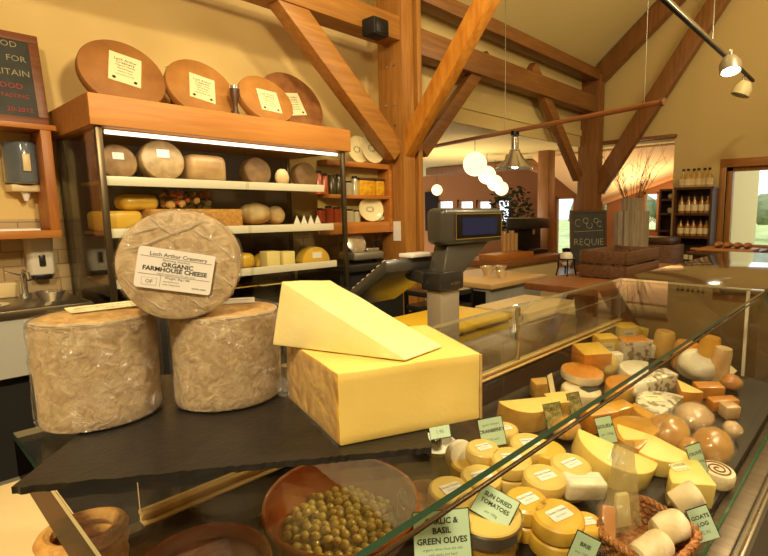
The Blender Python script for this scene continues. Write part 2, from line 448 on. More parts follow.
beam_obj('ceiling_beam', 'lower deep oak beam spanning between the two posts', (X1 + .28, YA + .12, 3.27), (X2, YA + .12, 3.27), .2, .26, m_oakdx)
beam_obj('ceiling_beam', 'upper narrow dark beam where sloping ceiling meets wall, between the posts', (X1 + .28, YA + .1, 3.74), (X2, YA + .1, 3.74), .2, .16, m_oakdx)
def along(a, c, s0, s1):
    return a + (c - a) * s0, a + (c - a) * s1
y0 = YA + .12
a, c = ony(392, 150, y0), ony(280, -4, y0)
a, c = along(a, c, -.03, 1.0)
beam_obj('oak_brace', 'diagonal oak brace rising left from the main post, above the cabinet', a, c, .16, .2, m_oak, cat='brace')
a, c = onx(402, 158, X1 + .08), onx(487, 0, X1 + .08)
a, c = along(a, c, -.1, 1.3)
beam_obj('oak_brace', 'big honey-coloured brace rising right from the main post towards the ceiling', a, c, .13, .17, mat('honey_oak', S(184, 114, 34), .4, col2=S(208, 142, 52), scale=3, stretch=(6, 6, 1.5), bump=.03), side=(1, 0, 0), cat='brace')
a, c = ony(421, 152, y0), ony(487, 57, y0)
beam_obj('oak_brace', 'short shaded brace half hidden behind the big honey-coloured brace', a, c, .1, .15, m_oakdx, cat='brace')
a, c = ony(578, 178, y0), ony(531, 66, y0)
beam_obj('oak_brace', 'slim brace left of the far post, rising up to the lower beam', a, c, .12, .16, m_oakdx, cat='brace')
a, c = onx(597, 190, XG - .12), onx(702, 26, XG - .12)
a, c = along(a, c, 0, 1.25)
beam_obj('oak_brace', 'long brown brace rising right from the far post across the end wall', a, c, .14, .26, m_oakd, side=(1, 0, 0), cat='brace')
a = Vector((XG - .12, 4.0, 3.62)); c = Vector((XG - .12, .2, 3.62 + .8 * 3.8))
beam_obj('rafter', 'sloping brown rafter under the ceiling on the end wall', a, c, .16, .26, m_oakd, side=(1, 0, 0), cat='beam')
struct(B().beam((XG - .02, 3.9, oz1 + .04), (XG - .02, oy1 - .03, oz1 + .04), .08, .05, side=(1, 0, 0)), 'trim_1', m_oakd)
# cafe timbers
p = onx(546, 200, 9.4)
tag(B().box((-.13, -.13, 0), (.13, .13, zc), bev=.01).obj('cafe_post', m_oakd, loc=(p.x, p.y, 0)), 'brown post in the cafe just right of the dark plant', 'post')
a, c = onx(428, 155, 10.6), onx(548, 152, 10.6)
beam_obj('cafe_beam', 'dark brown beam under the cafe ceiling, above the paper globe lamps', (10.6, a.y, zc - .12), (10.6, c.y, zc - .12), .2, .2, m_oakd, side=(1, 0, 0))
a, c = onx(520, 150, 10.4), onx(541, 184, 9.4)
beam_obj('cafe_brace', 'small slanting brace joining the cafe post to the beam', (9.4, p.y, 2.35), (9.4, p.y + 1.0, zc - .03), .12, .14, m_oakd, side=(1, 0, 0), cat='brace')
a, c = onx(603, 201, XC - .1), onx(676, 174, XC - .1)
beam_obj('cafe_rafter', 'pale sloping rafter seen through the opening behind the twigs', a, c, .14, .22, wood('pale_oak', S(196, 132, 70), S(214, 152, 88), 1), side=(1, 0, 0))
# poles, lamps
a, c = onz(428, 147.5, 2.5), onz(663, 102, 2.5)
o = thing('lighting_pole', 'long thin copper-coloured pole hanging across the room below the beams', 'pole', a)
B().cyl((0, 0, 0), c - a, .026, n=14).obj('rod', mat('copper_pole', S(176, 118, 72), .4, .4), o)
B().cyl((c - a) * .996, (c - a) * 1.004, .034, n=14).obj('end_cap', m_oakd, o)
for s in (.45, .95):
    q = (c - a) * s; B().cyl(q, q + Vector((0, 0, 1.6 if s < .5 else 2.6)), .004, n=6).obj('hanger_wire', m_steelm, o)
# chrome pendant
q = onz(515, 133, 2.47)
r = thing('pendant_lamp', 'chrome cone pendant lamp hanging from the copper-coloured pole', 'lamp', q)
sw = span(19, q)
hh = span(35, q)
B().cyl((0, 0, -.0), (0, 0, -hh * .12), .012, n=8).cyl((0, 0, .02), (0, 0, -.03), .05, n=14).obj('hanger', m_black, r)
B().lathe([(sw * .16, -hh * .1), (sw * .2, -hh * .12), (sw * .2, -hh * .45), (sw * .28, -hh * .47), (sw * .3, -hh * .5)], 24).obj('socket', m_chrome, r)
B().lathe([(sw * .26, -hh * .5), (sw * .5, -hh * .72), (sw, -hh * .97), (sw, -hh), (sw * .96, -hh), (sw * .46, -hh * .74), (sw * .2, -hh * .52)], 32).obj('lamp_shade', m_chrome, r)
B().ball((0, 0, -hh * .86), sw * .26, 12).obj('light_bulb', m_bulb, r)
# paper globes in the cafe
gl = [(475, 164, 12, 8.6), (487, 175, 9, 11.0), (495, 183, 8, 12.3), (501.5, 188.5, 7, 13.6), (437, 190, 5.5, 14.5)]
lab = ['biggest of the row of glowing round globe lamps, nearest', 'second glowing globe lamp in the row, behind the biggest', 'third glowing globe lamp in the row of four', 'smallest globe lamp at the far end of the row', 'small glowing globe lamp hanging alone beside the main oak post']
for (x, y, rr, w), l in zip(gl, lab):
    d = ray(x, y); p = EYEV + d * w
    p.x = min(p.x, XC - .45) if p.x > XC - .45 else p.x
    if p.x == XC - .45: p = onx(x, y, XC - .45)
    g = thing('globe_lamp', l, 'lamp', p, group='globe lamps in the cafe')
    rad = span(rr, p)
    B().ball((0, 0, 0), rad, 20).obj('globe', m_globe, g)
    B().cyl((0, 0, rad * .98), (0, 0, zc - p.z), .006, n=6).obj('cord', m_blackm, g)
# ceiling track with two spots
a, c = onz(640, -25, 2.95), onz(729, 58, 2.95)
c2 = onz(767, 96, 2.95)
tr = thing('lighting_track', 'silver ceiling track rail with dark underside at top right', 'track light', a)
d = (c - a); d.z = 0
e = Vector((c.x + 1.25, c.y, a.z)) - a
B().beam((0, 0, 0), d, .035, .03, side=(0, 1, 0)).obj('rail', m_alu, tr)
B().beam(Vector((0, 0, -.022)), d + Vector((0, 0, -.022)), .032, .014).obj('rail_underside', m_blackm, tr)
B().beam(d * 1.0, Vector((d.x + 1.1, d.y, 0)), .03, .03).obj('rail_extension', m_blackm, tr)
q = onz(712, 44, 2.95) - a
B().cyl(q, q + Vector((0, 0, 2.2)), .006, n=6).obj('hanging_rod', m_alu, tr)
def spot_lamp(p, dirv, label, lit, s=1.0):
    o = thing('spot_lamp', label, 'lamp', p, group='spot lamps on the track')
    dq = Vector(dirv).normalized().to_track_quat('Z', 'Y').to_matrix().to_4x4()
    B().cyl((0, 0, .12), (0, 0, .03), .012, n=8).obj('arm', m_alu, o)
    b = B().lathe([(.0, -.06 * s), (.055 * s, -.055 * s), (.085 * s, .0), (.085 * s, .07 * s), (.075 * s, .07 * s), (.07 * s, .02 * s), (0, .02 * s)], 20, Mx=dq)
    b.obj('housing', mat('grey_spot_housing', S(170, 160, 140), .35, .5) if lit else mat('cream_spot_housing', S(205, 190, 140), .4), o)
    B().lathe([(0, .045 * s), (.066 * s, .045 * s), (.066 * s, .05 * s), (0, .05 * s)], 20, Mx=dq).obj('bulb', m_bulb if lit else m_white, o)
p = onz(730, 64, 2.82); spot_lamp(p, (-.25, -.2, -1), 'lit round spot lamp on the silver track', True, 1.05)
p = onz(743, 88, 2.82); spot_lamp(p, (-.15, .35, -1), 'cream cylinder spot lamp below the track end, next to the end wall', False, 1.1)
p = onz(557, 166, 2.6)
# black box on the beam by the post
p = ony(373, 30, YA - .02)
o = thing('wall_speaker', 'small black box speaker fixed where the beam meets the main oak post', 'speaker', p)
B().box((-.1, -.13, -.075), (.08, .04, .075), bev=.015).obj('speaker_body', m_blackm, o)
B().box((-.08, -.14, -.06), (.06, -.128, .06), bev=.004).obj('grille', m_black, o)
B().box((-.03, .02, -.03), (.03, .06, .03)).obj('bracket', m_black, o)
p = onz(603, 1, 3.55)
# sloping cafe ceiling seen through the opening, trees outside the window
a, c = onx(596, 203, XC - .16), onx(676, 174, XC - .16)
b = B(); y0_, y1_ = c.y - 1.2, a.y + .2
sl_ = (c.z - a.z) / (c.y - a.y)
zA, zB = c.z + sl_ * (y0_ - c.y), a.z + sl_ * (y1_ - a.y)
b.hexa([(XC - .1, y0_, min(zA, zc - .02)), (XC - .1, y1_, zB), (XG + 1.7, y1_, zc - .06), (XG + 1.7, y0_, zc - .03), (XC - .1, y0_, zc - .005), (XC - .1, y1_, zc - .005), (XG + 1.7, y1_, zc - .002), (XG + 1.7, y0_, zc - .002)])
struct(b, 'ceiling_slope', mat('pinkish_plaster', S(214, 178, 132), .9))
random.seed(12)
m_bark = mat('grey_green_bark', S(112, 112, 92), .9)
for i, (x, y, h, l) in enumerate(((24, 2.2, 5.2, 'bare tree outside the end-wall window, nearer the frame'), (29, 1.2, 6, 'bare tree farther up the meadow outside the end-wall window'))):
    o = thing('bare_tree', l, 'tree', (x, y, -.25 + .1 * max(0, x - 18)), None, 'bare trees outside')
    B().tube([(0, 0, -.2), (.05, 0, h * .3), (-.05, .1, h * .6), (0, 0, h)], [.16, .12, .07, .02], 8).obj('trunk', m_bark, o)
    b = B()
    for k in range(60):
        z = random.uniform(.25, .95) * h; a_ = random.uniform(0, 6.28); L = (h - z) * .5 + .5
        p1_ = Vector((0, 0, z)); p2_ = p1_ + Vector((math.cos(a_) * L * .6, math.sin(a_) * L * .6, L * .4)); p3_ = p2_ + Vector((random.uniform(-.5, .5), random.uniform(-.5, .5), random.uniform(.1, .5)))
        b.tube([p1_, p2_, p3_], [.045, .03, .012], 5)
        p4_ = p2_ + Vector((random.uniform(-.6, .6), random.uniform(-.6, .6), random.uniform(.0, .5))); b.tube([p2_, p4_], [.025, .01], 4)
    b.obj('branches', m_bark, o)
b = B()
for i in range(26):
    b.ball((33 + random.uniform(-1, 1), -14 + i * 1.2, 1.6), random.uniform(.7, 1.2), 10, lump=.3, seed=i)
tag(b.obj('hedge', mat('grey_green_hedge', S(112, 122, 84), .95, col2=S(144, 150, 112), scale=3)), 'grey-green hedge across the meadow outside the end-wall window', 'hedge', None, 'stuff')
# ------------------------------------------------------------------ back wall furniture
def disc_prof(r, h, e=.012):
    return [(0, 0), (r - e, 0), (r - e * .3, e * .3), (r, e), (r, h - e), (r - e * .3, h - e * .3), (r - e, h), (0, h)]
# left shelf unit
YS = 4.2
zt, zb = ony(20, 122, YS).z, ony(20, 231, YS).z
xr = .87
o = thing('wall_shelf_unit', 'open orange-brown wall shelf left of the cheese cabinet, chalkboard on its top', 'shelf', (xr, YS, zb))
hz = zt - zb
B().box((-1.2, 0, hz - .035), (.03, .3, hz), bev=.004).obj('top_shelf', m_shelf, o)
B().box((-1.2, 0, -.05), (0, .3, 0), bev=.004).obj('bottom_shelf', m_shelf, o)
B().box((-.055, .005, 0), (0, .3, hz - .035), bev=.003).obj('upright', wood('shelf_wood_upright', S(160, 92, 34), S(182, 116, 48), 2), o)
# chalkboard leaning on the shelf
cb = thing('chalkboard', 'framed chalkboard with chalk lettering leaning on top of the wall shelf', 'chalkboard', (xr + .02, YS + .1, zt), (R(-9), 0, 0))
W, H = .9, ony(41, 33, YS + .12).z - zt
H = max(.55, min(H, .95))
b = B().box((-W, 0, 0), (0, .03, .055), bev=.005).box((-W, 0, H - .055), (0, .03, H), bev=.005).box((-W, 0, .055), (-W + .055, .03, H - .055), bev=.005).box((-.055, 0, .055), (0, .03, H - .055), bev=.005)
b.obj('frame', wood('red_brown_frame', S(104, 58, 30), S(128, 74, 40), 0), cb)
b = B().box((-W + .05, .006, .05), (-.05, .02, H - .05), 2)
for s, z, sz, mi, xo in (('FOOD', .86, .115, 0, -.11), ('FOR', .71, .115, 0, -.075), ('BRITAIN', .555, .12, 0, -.065), ('FOOD', .41, .105, 1, -.11), ('TASTING', .305, .075, 1, -.085), ('20-2012', .16, .085, 1, -.075)):
    b.text(s, sz * H * .78, frame((xo, .0045, H * z), (1, 0, 0), (0, 0, 1)), mi, -.004, 'RIGHT')
b.obj('writing_panel', [m_chalk, m_red, m_board], cb)
# towel dispenser, soap dispensers
YF = YW - .002
p = ony(24, 166, YF)
a, c = ony(2, 140, YF - .15), ony(47, 192, YF - .15)
w_, h_ = (c.x - a.x), (a.z - c.z)
o = thing('towel_dispenser', 'blue-grey translucent paper towel dispenser inside the wall shelf', 'dispenser', ((a.x + c.x) / 2, YF, c.z))
B().prism([(-w_ / 2, 0), (w_ / 2, 0), (w_ / 2, -.12), (w_ / 2 - .07, -.2), (-w_ / 2 + .07, -.2), (-w_ / 2, -.12)], h_ * .16, h_, bev=.02).obj('cover', mat('blue_grey_cover', S(88, 98, 108), .15, col2=S(110, 118, 124), scale=3, coat=.6), o)
B().prism([(-w_ / 2, 0), (w_ / 2, 0), (w_ / 2 - .02, -.14), (-w_ / 2 + .02, -.14)], 0, h_ * .15, bev=.01).obj('base', m_cream, o)
B().box((-.02, -.215, h_ * .4), (.02, -.195, h_ * .75), bev=.005).obj('window', m_cream, o)
B().cyl((0, -.08, .01), (0, -.08, -.06), .03, .012).obj('paper_tail', m_paper, o)
B().box((-.45, -.3 + .03, 0), (.0, -.02, .012)).obj('paper', m_paper).parent = None
o = bpy.data.objects['paper']; o.name = 'paper_sheet'; o.location = (xr - .1, YW - .01, zb); tag(o, 'flat white paper lying on the bottom board of the wall shelf', 'paper')
def soap(px, py, label):
    a, c = ony(px - 17, py - 24, YF - .06), ony(px + 17, py + 22, YF - .06)
    w_, h_ = c.x - a.x, a.z - c.z
    o = thing('soap_dispenser', label, 'dispenser', ((a.x + c.x) / 2, YF, c.z))
    B().prism([(-w_ / 2, 0), (w_ / 2, 0), (w_ / 2, -.07), (w_ / 2 - .02, -.1), (-w_ / 2 + .02, -.1), (-w_ / 2, -.07)], h_ * .1, h_, bev=.012).obj('housing', m_whitep, o)
    B().box((-.018, -.112, h_ * .28), (.018, -.098, h_ * .52), bev=.006).obj('button', m_chard, o)
    B().box((-w_ * .3, -.09, 0), (w_ * .3, -.02, h_ * .1), bev=.005).obj('nozzle', m_black, o)
soap(40, 256, 'white soap dispenser on the tiles, under the wall shelf')
struct(B().box((-2.9, YW - .006, .98), (3.58, YW, 1.52)), 'trim_2', m_btile)
# back worktop with sink
YB = 3.75
o = thing('sink_worktop', 'steel sink worktop along the back wall, left of the cheese cabinet', 'worktop', (-.6, YB, 0))
zs = 1.01
B().box((-2.0, -.0, zs - .04), (1.5, .75, zs), bev=.006).obj('worktop', mat('worn_steel_top', S(150, 140, 120), .3, .9), o)
B().box((-2.0, .03, .62), (1.5, .07, zs - .04)).obj('front_panel', mat('light_grey_panel', S(178, 176, 166), .45), o)
B().box((-2.0, .1, 0), (1.5, .73, .62)).obj('plinth', m_blackm, o)
b = B().lathe([(.15, .004), (.13, .006), (.11, -.0), (.0, -.0)], 24, Mx=T((1.0, .32, zs))); b.obj('basin', m_chrome, o)
tap = thing('tap', 'chrome mixer tap over the sink on the left worktop', 'tap', (.66, 4.3, zs))
B().cyl((0, 0, 0), (0, 0, .03), .035, n=16).cyl((0, 0, .03), (0, 0, .14), .02, n=12).obj('body', m_chrome, tap)
B().tube([(0, 0, .13), (0, -.06, .18), (0, -.16, .17), (0, -.19, .13)], .012).obj('spout', m_chrome, tap)
B().beam((0, 0, .145), (-.09, -.03, .18), .02, .012).obj('lever', m_chrome, tap)
p = (.13, 4.1, zs)
o = thing('scouring_bowl', 'small round steel bowl standing by the sink tap', 'bowl', (.74, 4.02, zs))
B().lathe([(0, 0), (.05, 0), (.08, .06), (.076, .06), (.045, .008), (0, .008)], 24).obj('bowl', m_chrome, o)
o = tag(B().box((-.25, -.06, 0), (.1, .06, .1), bev=.01).obj('tissue_box', m_cream, loc=(.55, 4.42, zs)), 'cream box standing at the back of the sink worktop', 'box')

# ---- refrigerated cheese cabinet
CX0, CX1, CY0, CY1 = .955, 2.75, 3.6, 4.5
zct, zcb = ony(90, 93, CY0).z, ony(103, 126, CY0).z
cab = thing('cheese_cabinet', 'tall glass-fronted cheese cabinet with an orange wooden cornice', 'cabinet', (CX0, CY0, 0))
W, D = CX1 - CX0, CY1 - CY0
b = B().box((-.03, -.03, zcb), (W + .04, .02, zct), bev=.004).box((-.03, .02, zcb), (.0, D, zct)).box((W, .02, zcb), (W + .04, D, zct)).box((0, .02, zct - .04), (W, D, zct - .02)).box((0, .02, zcb), (W, D, zcb + .03))
b.obj('cornice', m_corn, cab)
for x in (0, W - .035):
    for y in (0, D - .035): B().box((x, y, .9), (x + .035, y + .035, zcb), bev=.004).obj('post', mat('dull_brown_steel', S(96, 84, 66), .35, .8), cab)
B().box((0, 0, 0), (W, D, .9), bev=.006).obj('base', m_chard, cab)
B().box((.04, D - .03, .9), (W - .04, D - .015, zcb)).obj('back_panel', mat('dark_brown_back', S(72, 56, 38), .5), cab)
def zat(y): return ony(180, y, CY0 + .02).z
zsh = [EYE + .133 * 1.565, EYE - .0715 * 1.565, EYE - .274 * 1.565]
for z, x1, dd in zip(zsh, (W - .2, W - .12, W - .1), (.52, .56, .6)):
    s = B().box((.04, .05, z - .02), (x1, .05 + dd, z)).obj('shelf', mat('shelf_board', S(140, 110, 66), .5), cab)
    B().box((.04, .035, z - .035), (x1, .05, z + .022), bev=.003).obj('shelf_edge', m_white, s)
B().cyl((.06, .05, zcb - .025), (W - .05, .05, zcb - .025), .013, n=12).obj('lamp_tube', m_tube, cab)
B().box((.035, .004, .9), (W - .035, .009, zcb)).obj('front_glass', m_glassb, cab)
B().box((.004, .035, .9), (.009, D - .035, zcb)).obj('side_glass', m_glassb, cab)
B().box((W - .009, .035, .9), (W - .004, D - .035, zcb)).obj('side_glass', m_glassb, cab)
B().box((W * .5, -.004, .95), (W * .5 + .02, .004, zcb - .03)).obj('door_edge', m_glassb, cab)
# cheeses in the cabinet
m_c1 = mat('brown_wheel_rind', S(112, 82, 46), .6, col2=S(146, 114, 70), scale=14, bump=.2, bscale=30, detail=6)
m_c2 = mat('grey_beige_rind', S(140, 114, 74), .55, col2=S(172, 146, 102), scale=16, bump=.2, bscale=30, detail=6, coat=.2)
m_c3 = mat('waxy_yellow_cheese', S(222, 178, 62), .35, col2=S(232, 194, 84), scale=6, coat=.3)
m_c4 = mat('white_mould_cheese', S(206, 184, 140), .6, col2=S(180, 150, 104), scale=10)
m_c5 = mat('parchment_wrap', S(140, 108, 66), .45, col2=S(170, 138, 90), scale=7, bump=.5, bscale=16, coat=.3)
def in_cab(px, z, Y): return ony(px, 200, Y).x, Y, z
def stand_wheel(px, wpx, shelf, Y, label, m, thick=.12, tilt=8, lab=False, grp='cheeses on the top cabinet shelf', turn=0):
    x = ony(px, 175, Y).x; r = (ony(px + wpx / 2, 175, Y).x - ony(px - wpx / 2, 175, Y).x) / 2 * (1 if px < 200 else .74)
    z = zsh[shelf] + .001
    th_ = R(tilt)
    o = thing('cheese_round', label, 'cheese', (x, Y, z + r * math.cos(th_) + .002), (R(90) - th_, 0, R(turn)), grp)
    B().lathe(disc_prof(r, thick, .02), 32, Mx=T((0, 0, -thick))).obj('wheel', m, o)
    if lab: B().box((-r * .28, r * .12, .001), (r * .28, r * .5, .003), Mx=None).obj('paper_label', m_paper, o)
    o.location.z = z + r * math.cos(th_) + thick * math.sin(th_) * (1 if th_ > 0 else 0)
    return o
stand_wheel(120, 40, 0, 3.83, 'brown cheese wheel leftmost on the top cabinet shelf, small white label', m_c1, lab=True)
stand_wheel(165, 44, 0, 3.80, 'pale mottled cheese wheel standing on the top cabinet shelf, with a paper label', m_c2, lab=True)
stand_wheel(259, 36, 0, 3.95, 'dull brown cheese wheel in the middle of the top cabinet shelf', m_c1)
stand_wheel(307, 30, 0, 3.95, 'small brown cheese wheel near the right end of the top cabinet shelf', m_c1, .1)
def block(name, label, cat, px0, px1, ytop, z, Y, dep, m, grp=None, bev=.02, lump=0):
    a, c = ony(px0, ytop, Y), ony(px1, ytop, Y)
    w_ = c.x - a.x; h_ = a.z - z
    if lump:
        o = B().ball((w_ / 2, dep / 2, h_ / 2), 1, 24, sc_=(w_ / 2, dep / 2, h_ / 2), lump=lump, lf=1.6, seed=px0).obj(name, m, loc=(a.x, Y, z + .001))
    else:
        o = B().box((0, 0, 0), (w_, dep, h_), bev=min(bev, h_ * .45), seg=3).obj(name, m, loc=(a.x, Y, z + .001))
    return tag(o, label, cat, grp)
block('wrapped_cheese', 'big parchment-wrapped cheese block on the top cabinet shelf', 'cheese', 188, 227, 153, zsh[0], 3.78, .35, m_c5, 'cheeses on the top cabinet shelf', .05)
block('white_cheese_ball', 'small white ball of cheese on the top cabinet shelf', 'cheese', 278, 291, 168, zsh[0], 3.75, .09, m_c4, 'cheeses on the top cabinet shelf', lump=.04)
block('cheese_loaf', 'bright yellow rounded cheese loaf on the second cabinet shelf', 'cheese', 121, 160, 194, zsh[1] + .135, 3.8, .2, m_c3, 'cheeses on the second cabinet shelf', .07)
block('cheese_loaf', 'long yellow cheese block lying under the rounded yellow loaf', 'cheese', 103, 143, 211, zsh[1], 3.72, .38, m_c3, 'cheeses on the second cabinet shelf', .03)
block('wicker_tray', 'shallow wicker tray on the second cabinet shelf, behind the labelled upright cheese', 'basket', 150, 243, 209, zsh[1], 3.72, .4, m_wicker, None, .02)
block('white_cheese', 'big white lumpy cheese on the second cabinet shelf', 'cheese', 246, 277, 202, zsh[1] + .02, 3.78, .25, m_c4, 'cheeses on the second cabinet shelf', lump=.12)
block('white_cheese', 'smaller white cheese touching the right of the big lumpy one', 'cheese', 272, 289, 206, zsh[1] + .02, 3.82, .2, m_c4, 'cheeses on the second cabinet shelf', lump=.1)
block('wooden_board', 'thin wooden board under the white cheeses on the second cabinet shelf', 'board', 238, 330, 226.3, zsh[1], 3.7, .35, wood('pale_board', S(196, 146, 76), S(214, 168, 98), 0), None, .004)
# dried flowers
fl = thing('dried_flowers', 'bunch of dried brown and orange flowers on the wicker tray', 'flowers', (ony(182, 200, 3.86).x, 3.86, zsh[1] + .13))
b = B(); random.seed(3)
for i in range(46):
    b.ball((random.uniform(-.13, .17), random.uniform(-.08, .08), random.uniform(.02, .13)), random.uniform(.014, .03), 8, random.randrange(3), lump=.3, lf=3, seed=i)
b.obj('blossoms', [mat('rust_petal', S(176, 92, 40), .8), mat('tan_petal', S(206, 160, 96), .8), mat('dark_leaf', S(74, 62, 30), .8)], fl)
b = B()
for i in range(16): b.cyl((random.uniform(-.1, .14), random.uniform(-.05, .05), .06), (random.uniform(-.03, .05), 0, -.0), .004, n=6)
b.obj('stems', mat('dry_stem', S(92, 78, 40), .8), fl)
# little triangular signs (white zig-zag cards) and third shelf
b = B(); x0 = ony(293, 223, 3.68).x
for i in range(4):
    x = x0 + i * .065
    b.prism([(0, 0), (.06, 0), (.03, .07)], 0, .004, Mx=frame((x, 3.68 - .01, zsh[1] + .023), (1, 0, 0), (0, 0, 1)))
tag(b.obj('price_strip', m_paper), 'row of pointed white paper tags at the right end of the second shelf', 'tags')
def half(px, wpx, z, Y, label, m, grp, lab=False):
    a, c = ony(px - wpx / 2, 250, Y), ony(px + wpx / 2, 250, Y); r = (c.x - a.x) / 2
    pts = [(r * math.cos(t * math.pi / 16), r * .95 * math.sin(t * math.pi / 16)) for t in range(17)]
    o = thing('cut_cheese', label, 'cheese', ((a.x + c.x) / 2, Y, z + .001), None, grp)
    B().prism(pts, -.12, 0, bev=.012, Mx=frame((0, 0, 0), (1, 0, 0), (0, 0, 1))).obj('cheese', m, o)
    if lab: B().box((-r * .3, -.004, r * .25), (r * .35, -.001, r * .62)).obj('paper_label', m_paper, o)
g3 = 'cheeses on the third cabinet shelf'
block('cut_cheese', 'small yellow cheese lump on the third shelf, next to the upright wheel', 'cheese', 242, 256, 254, zsh[2], 3.75, .2, m_c3, g3, .04)
half(269, 26, zsh[2], 3.82, 'yellow half-round cheese on the third shelf, behind two pale wedges', m_c3, g3)
block('cheese_wedge', 'pale yellow wedge in front of the half-round cheese, left of its pair', 'cheese', 267, 280, 252, zsh[2], 3.68, .12, m_ched2, g3, .006)
block('cheese_wedge', 'pale yellow wedge in front of the half-round cheese, right of its pair', 'cheese', 283, 295, 252, zsh[2], 3.68, .12, m_ched2, g3, .006)
half(316, 28, zsh[2], 3.8, 'golden half-round cheese with a white label on the third shelf', m_c3, g3, True)
zb0 = .9
block('cut_cheese', 'yellow cheese at the bottom of the cabinet, just right of the upright wheel', 'cheese', 236, 258, 288, zb0 + .08, 3.75, .25, m_c3, 'cheeses at the bottom of the cabinet', .05)
block('cheese_block', 'pale cheese block at the bottom of the cabinet, behind the top wedge', 'cheese', 262, 300, 286, zb0 + .08, 3.72, .3, m_ched2, 'cheeses at the bottom of the cabinet', .02)
# rounds displayed on top of the cabinet
m_round = mat('tan_cloth_rind', S(142, 92, 42), .6, col2=S(170, 116, 58), scale=6, bump=.06, bscale=20, detail=6, lo=.3, hi=.7)
m_round2 = mat('light_tan_rind', S(160, 106, 46), .6, col2=S(184, 128, 62), scale=6, detail=6)
m_round3 = mat('red_brown_rind', S(134, 82, 42), .6, col2=S(162, 108, 60), scale=9, detail=6)
def top_round(px, ytop, wpx, Y, m, label, lx, ly, lroll, lean, ls=1.0):
    r = (ony(px + wpx / 2, 90, Y).x - ony(px - wpx / 2, 90, Y).x) / 2
    x = ony(px, 90, Y).x
    zt_ = ony(px, ytop, Y + .1).z
    base = zct - .018 + .07 * math.sin(R(lean))
    o = thing('display_cheese_round', label, 'cheese', (x, Y, base), (R(-lean), 0, 0), 'large round cheeses leaning on top of the cabinet')
    Mx = frame((0, 0, r), (1, 0, 0), (0, 0, 1))   # +z of lathe points to -y
    B().lathe(disc_prof(r, .07, .012), 48, Mx=Mx @ T((0, 0, -.07))).obj('round', m, o)
    b = B(); lw, lh = .19 * ls, .23 * ls
    L = Mx @ T((lx * r, ly * r, .0015)) @ Matrix.Rotation(R(lroll), 4, 'Z')
    b.box((-lw / 2, -lh / 2, 0), (lw / 2, lh / 2, .002), 0, Mx=L)
    for k, (t, s) in enumerate((('Loch Arthur', .024), ('Creamery', .024), ('Organic Cheese', .016), ('Farmhouse', .018), ('made by hand', .014), ('unpasteurised milk', .013))):
        b.text(t, s * ls * 1.1, L @ T((0, lh * (.3 - k * .105), .0025)), 1, .01)
    for sx in (-.33, .33):
        b.lathe([(0, .0022), (.011 * ls, .0022), (.011 * ls, .003), (0, .003)], 14, 1, L @ T((sx * lw, -lh * .38, 0)))
    b.obj('paper_label', [m_cpaper, m_ink], o)
    # drop so that the lowest point rests on the cabinet top
    return o
top_round(131, 43, 87, 3.93, m_round, 'largest tan round on top of the cabinet, square label tilted clockwise, leftmost', .05, .12, -12, 24)
top_round(209, 65, 68, 3.9, m_round2, 'light tan round with a tilted label, second along the cabinet top', .0, -.02, -12, 26, .95)
top_round(274, 87, 52, 3.76, m_round2, 'palest round with a cream label, overlapping the red-brown one at the end', .05, -.1, -4, 30, .9)
top_round(300, 84, 60, 4.08, m_round3, 'red-brown round at the right end of the cabinet top, partly hidden', .0, -.05, 10, 22, .95)
def mill(px, ytop, Y, label, s=1.0):
    p = ony(px, ytop, Y); base = zct - .02; h_ = max(.2, p.z - base)
    o = thing('pepper_mill', label, 'pepper mill', (p.x, Y, base), None, 'dark wooden mills on the cabinet')
    B().lathe([(0, 0), (.045, 0), (.045, .02), (.018, h_ * .38), (.018, h_ * .5), (.036, h_ * .72), (.036, h_ * .9), (0, h_ * .9)], 20).obj('body', m_dkw, o)
    B().lathe([(0, h_ * .9), (.036, h_ * .9), (.036, h_ * .97), (.01, h_), (0, h_)], 20).obj('cap', m_chrome, o)
mill(234, 85, 3.86, 'dark waisted wooden mill with chrome cap between the second and third rounds')
mill(170, 66, 4.2, 'dark wooden mill mostly hidden behind the gap of the first two rounds')
# ---- shelving right of the cabinet
YV = 3.93
zz = [ony(360, y, YV).z for y in (162, 195, 222)]
xa, xb = 2.80, X1 - .005
o = thing('wall_shelving', 'orange-brown wall shelving between the cheese cabinet and the main oak post', 'shelf', (xa, YV, zz[2]))
for z, t, n in ((zz[0], .05, 'top_shelf'), (zz[1], .035, 'middle_shelf'), (zz[2], .11, 'bottom_shelf')):
    B().box((0, 0, z - zz[2] - t), (xb - xa, .17, z - zz[2]), bev=.004).obj(n, m_shelf, o)
B().box((xb - xa - .04, -.01, -.11), (xb - xa, .17, zz[0] - zz[2] - .05), bev=.004).obj('upright', m_shelf, o)
B().box((0, .17, -.11), (xb - xa, .18, zz[0] - zz[2] - .05)).obj('back_panel', m_wall, o)
def plate(px, py, rpx, Y, z, label, sc_=1.0, grp=None):
    x = ony(px, py, Y).x; r = (ony(px + rpx, py, Y).x - ony(px - rpx, py, Y).x) / 2
    o = thing('decorated_plate', label, 'plate', (x, Y, z + .002), (R(-5), 0, 0), grp)
    Mx = frame((0, 0, r * sc_), (1, 0, 0), (0, 0, 1)) @ Matrix.Diagonal((1, sc_, 1, 1))
    B().lathe([(0, .0), (r * .6, 0), (r, .03), (r, .036), (r * .62, .008), (0, .008)], 32, Mx=Mx).obj('plate', mat('glazed_cream_china', S(232, 218, 170), .2, coat=.4), o)
    b = B(); random.seed(int(px))
    for i in range(9):
        a = i * .7; b.ball((r * .28 * math.cos(a), r * .2 * math.sin(a), .010), r * .08, 8, sc_=(1, .8, .06), Mx=None)
    bb = b.bm
    bmesh.ops.transform(bb, matrix=Mx, verts=bb.verts[:])
    b.obj('painted_motif', mat('grey_blue_motif', S(160, 152, 130), .3), o)
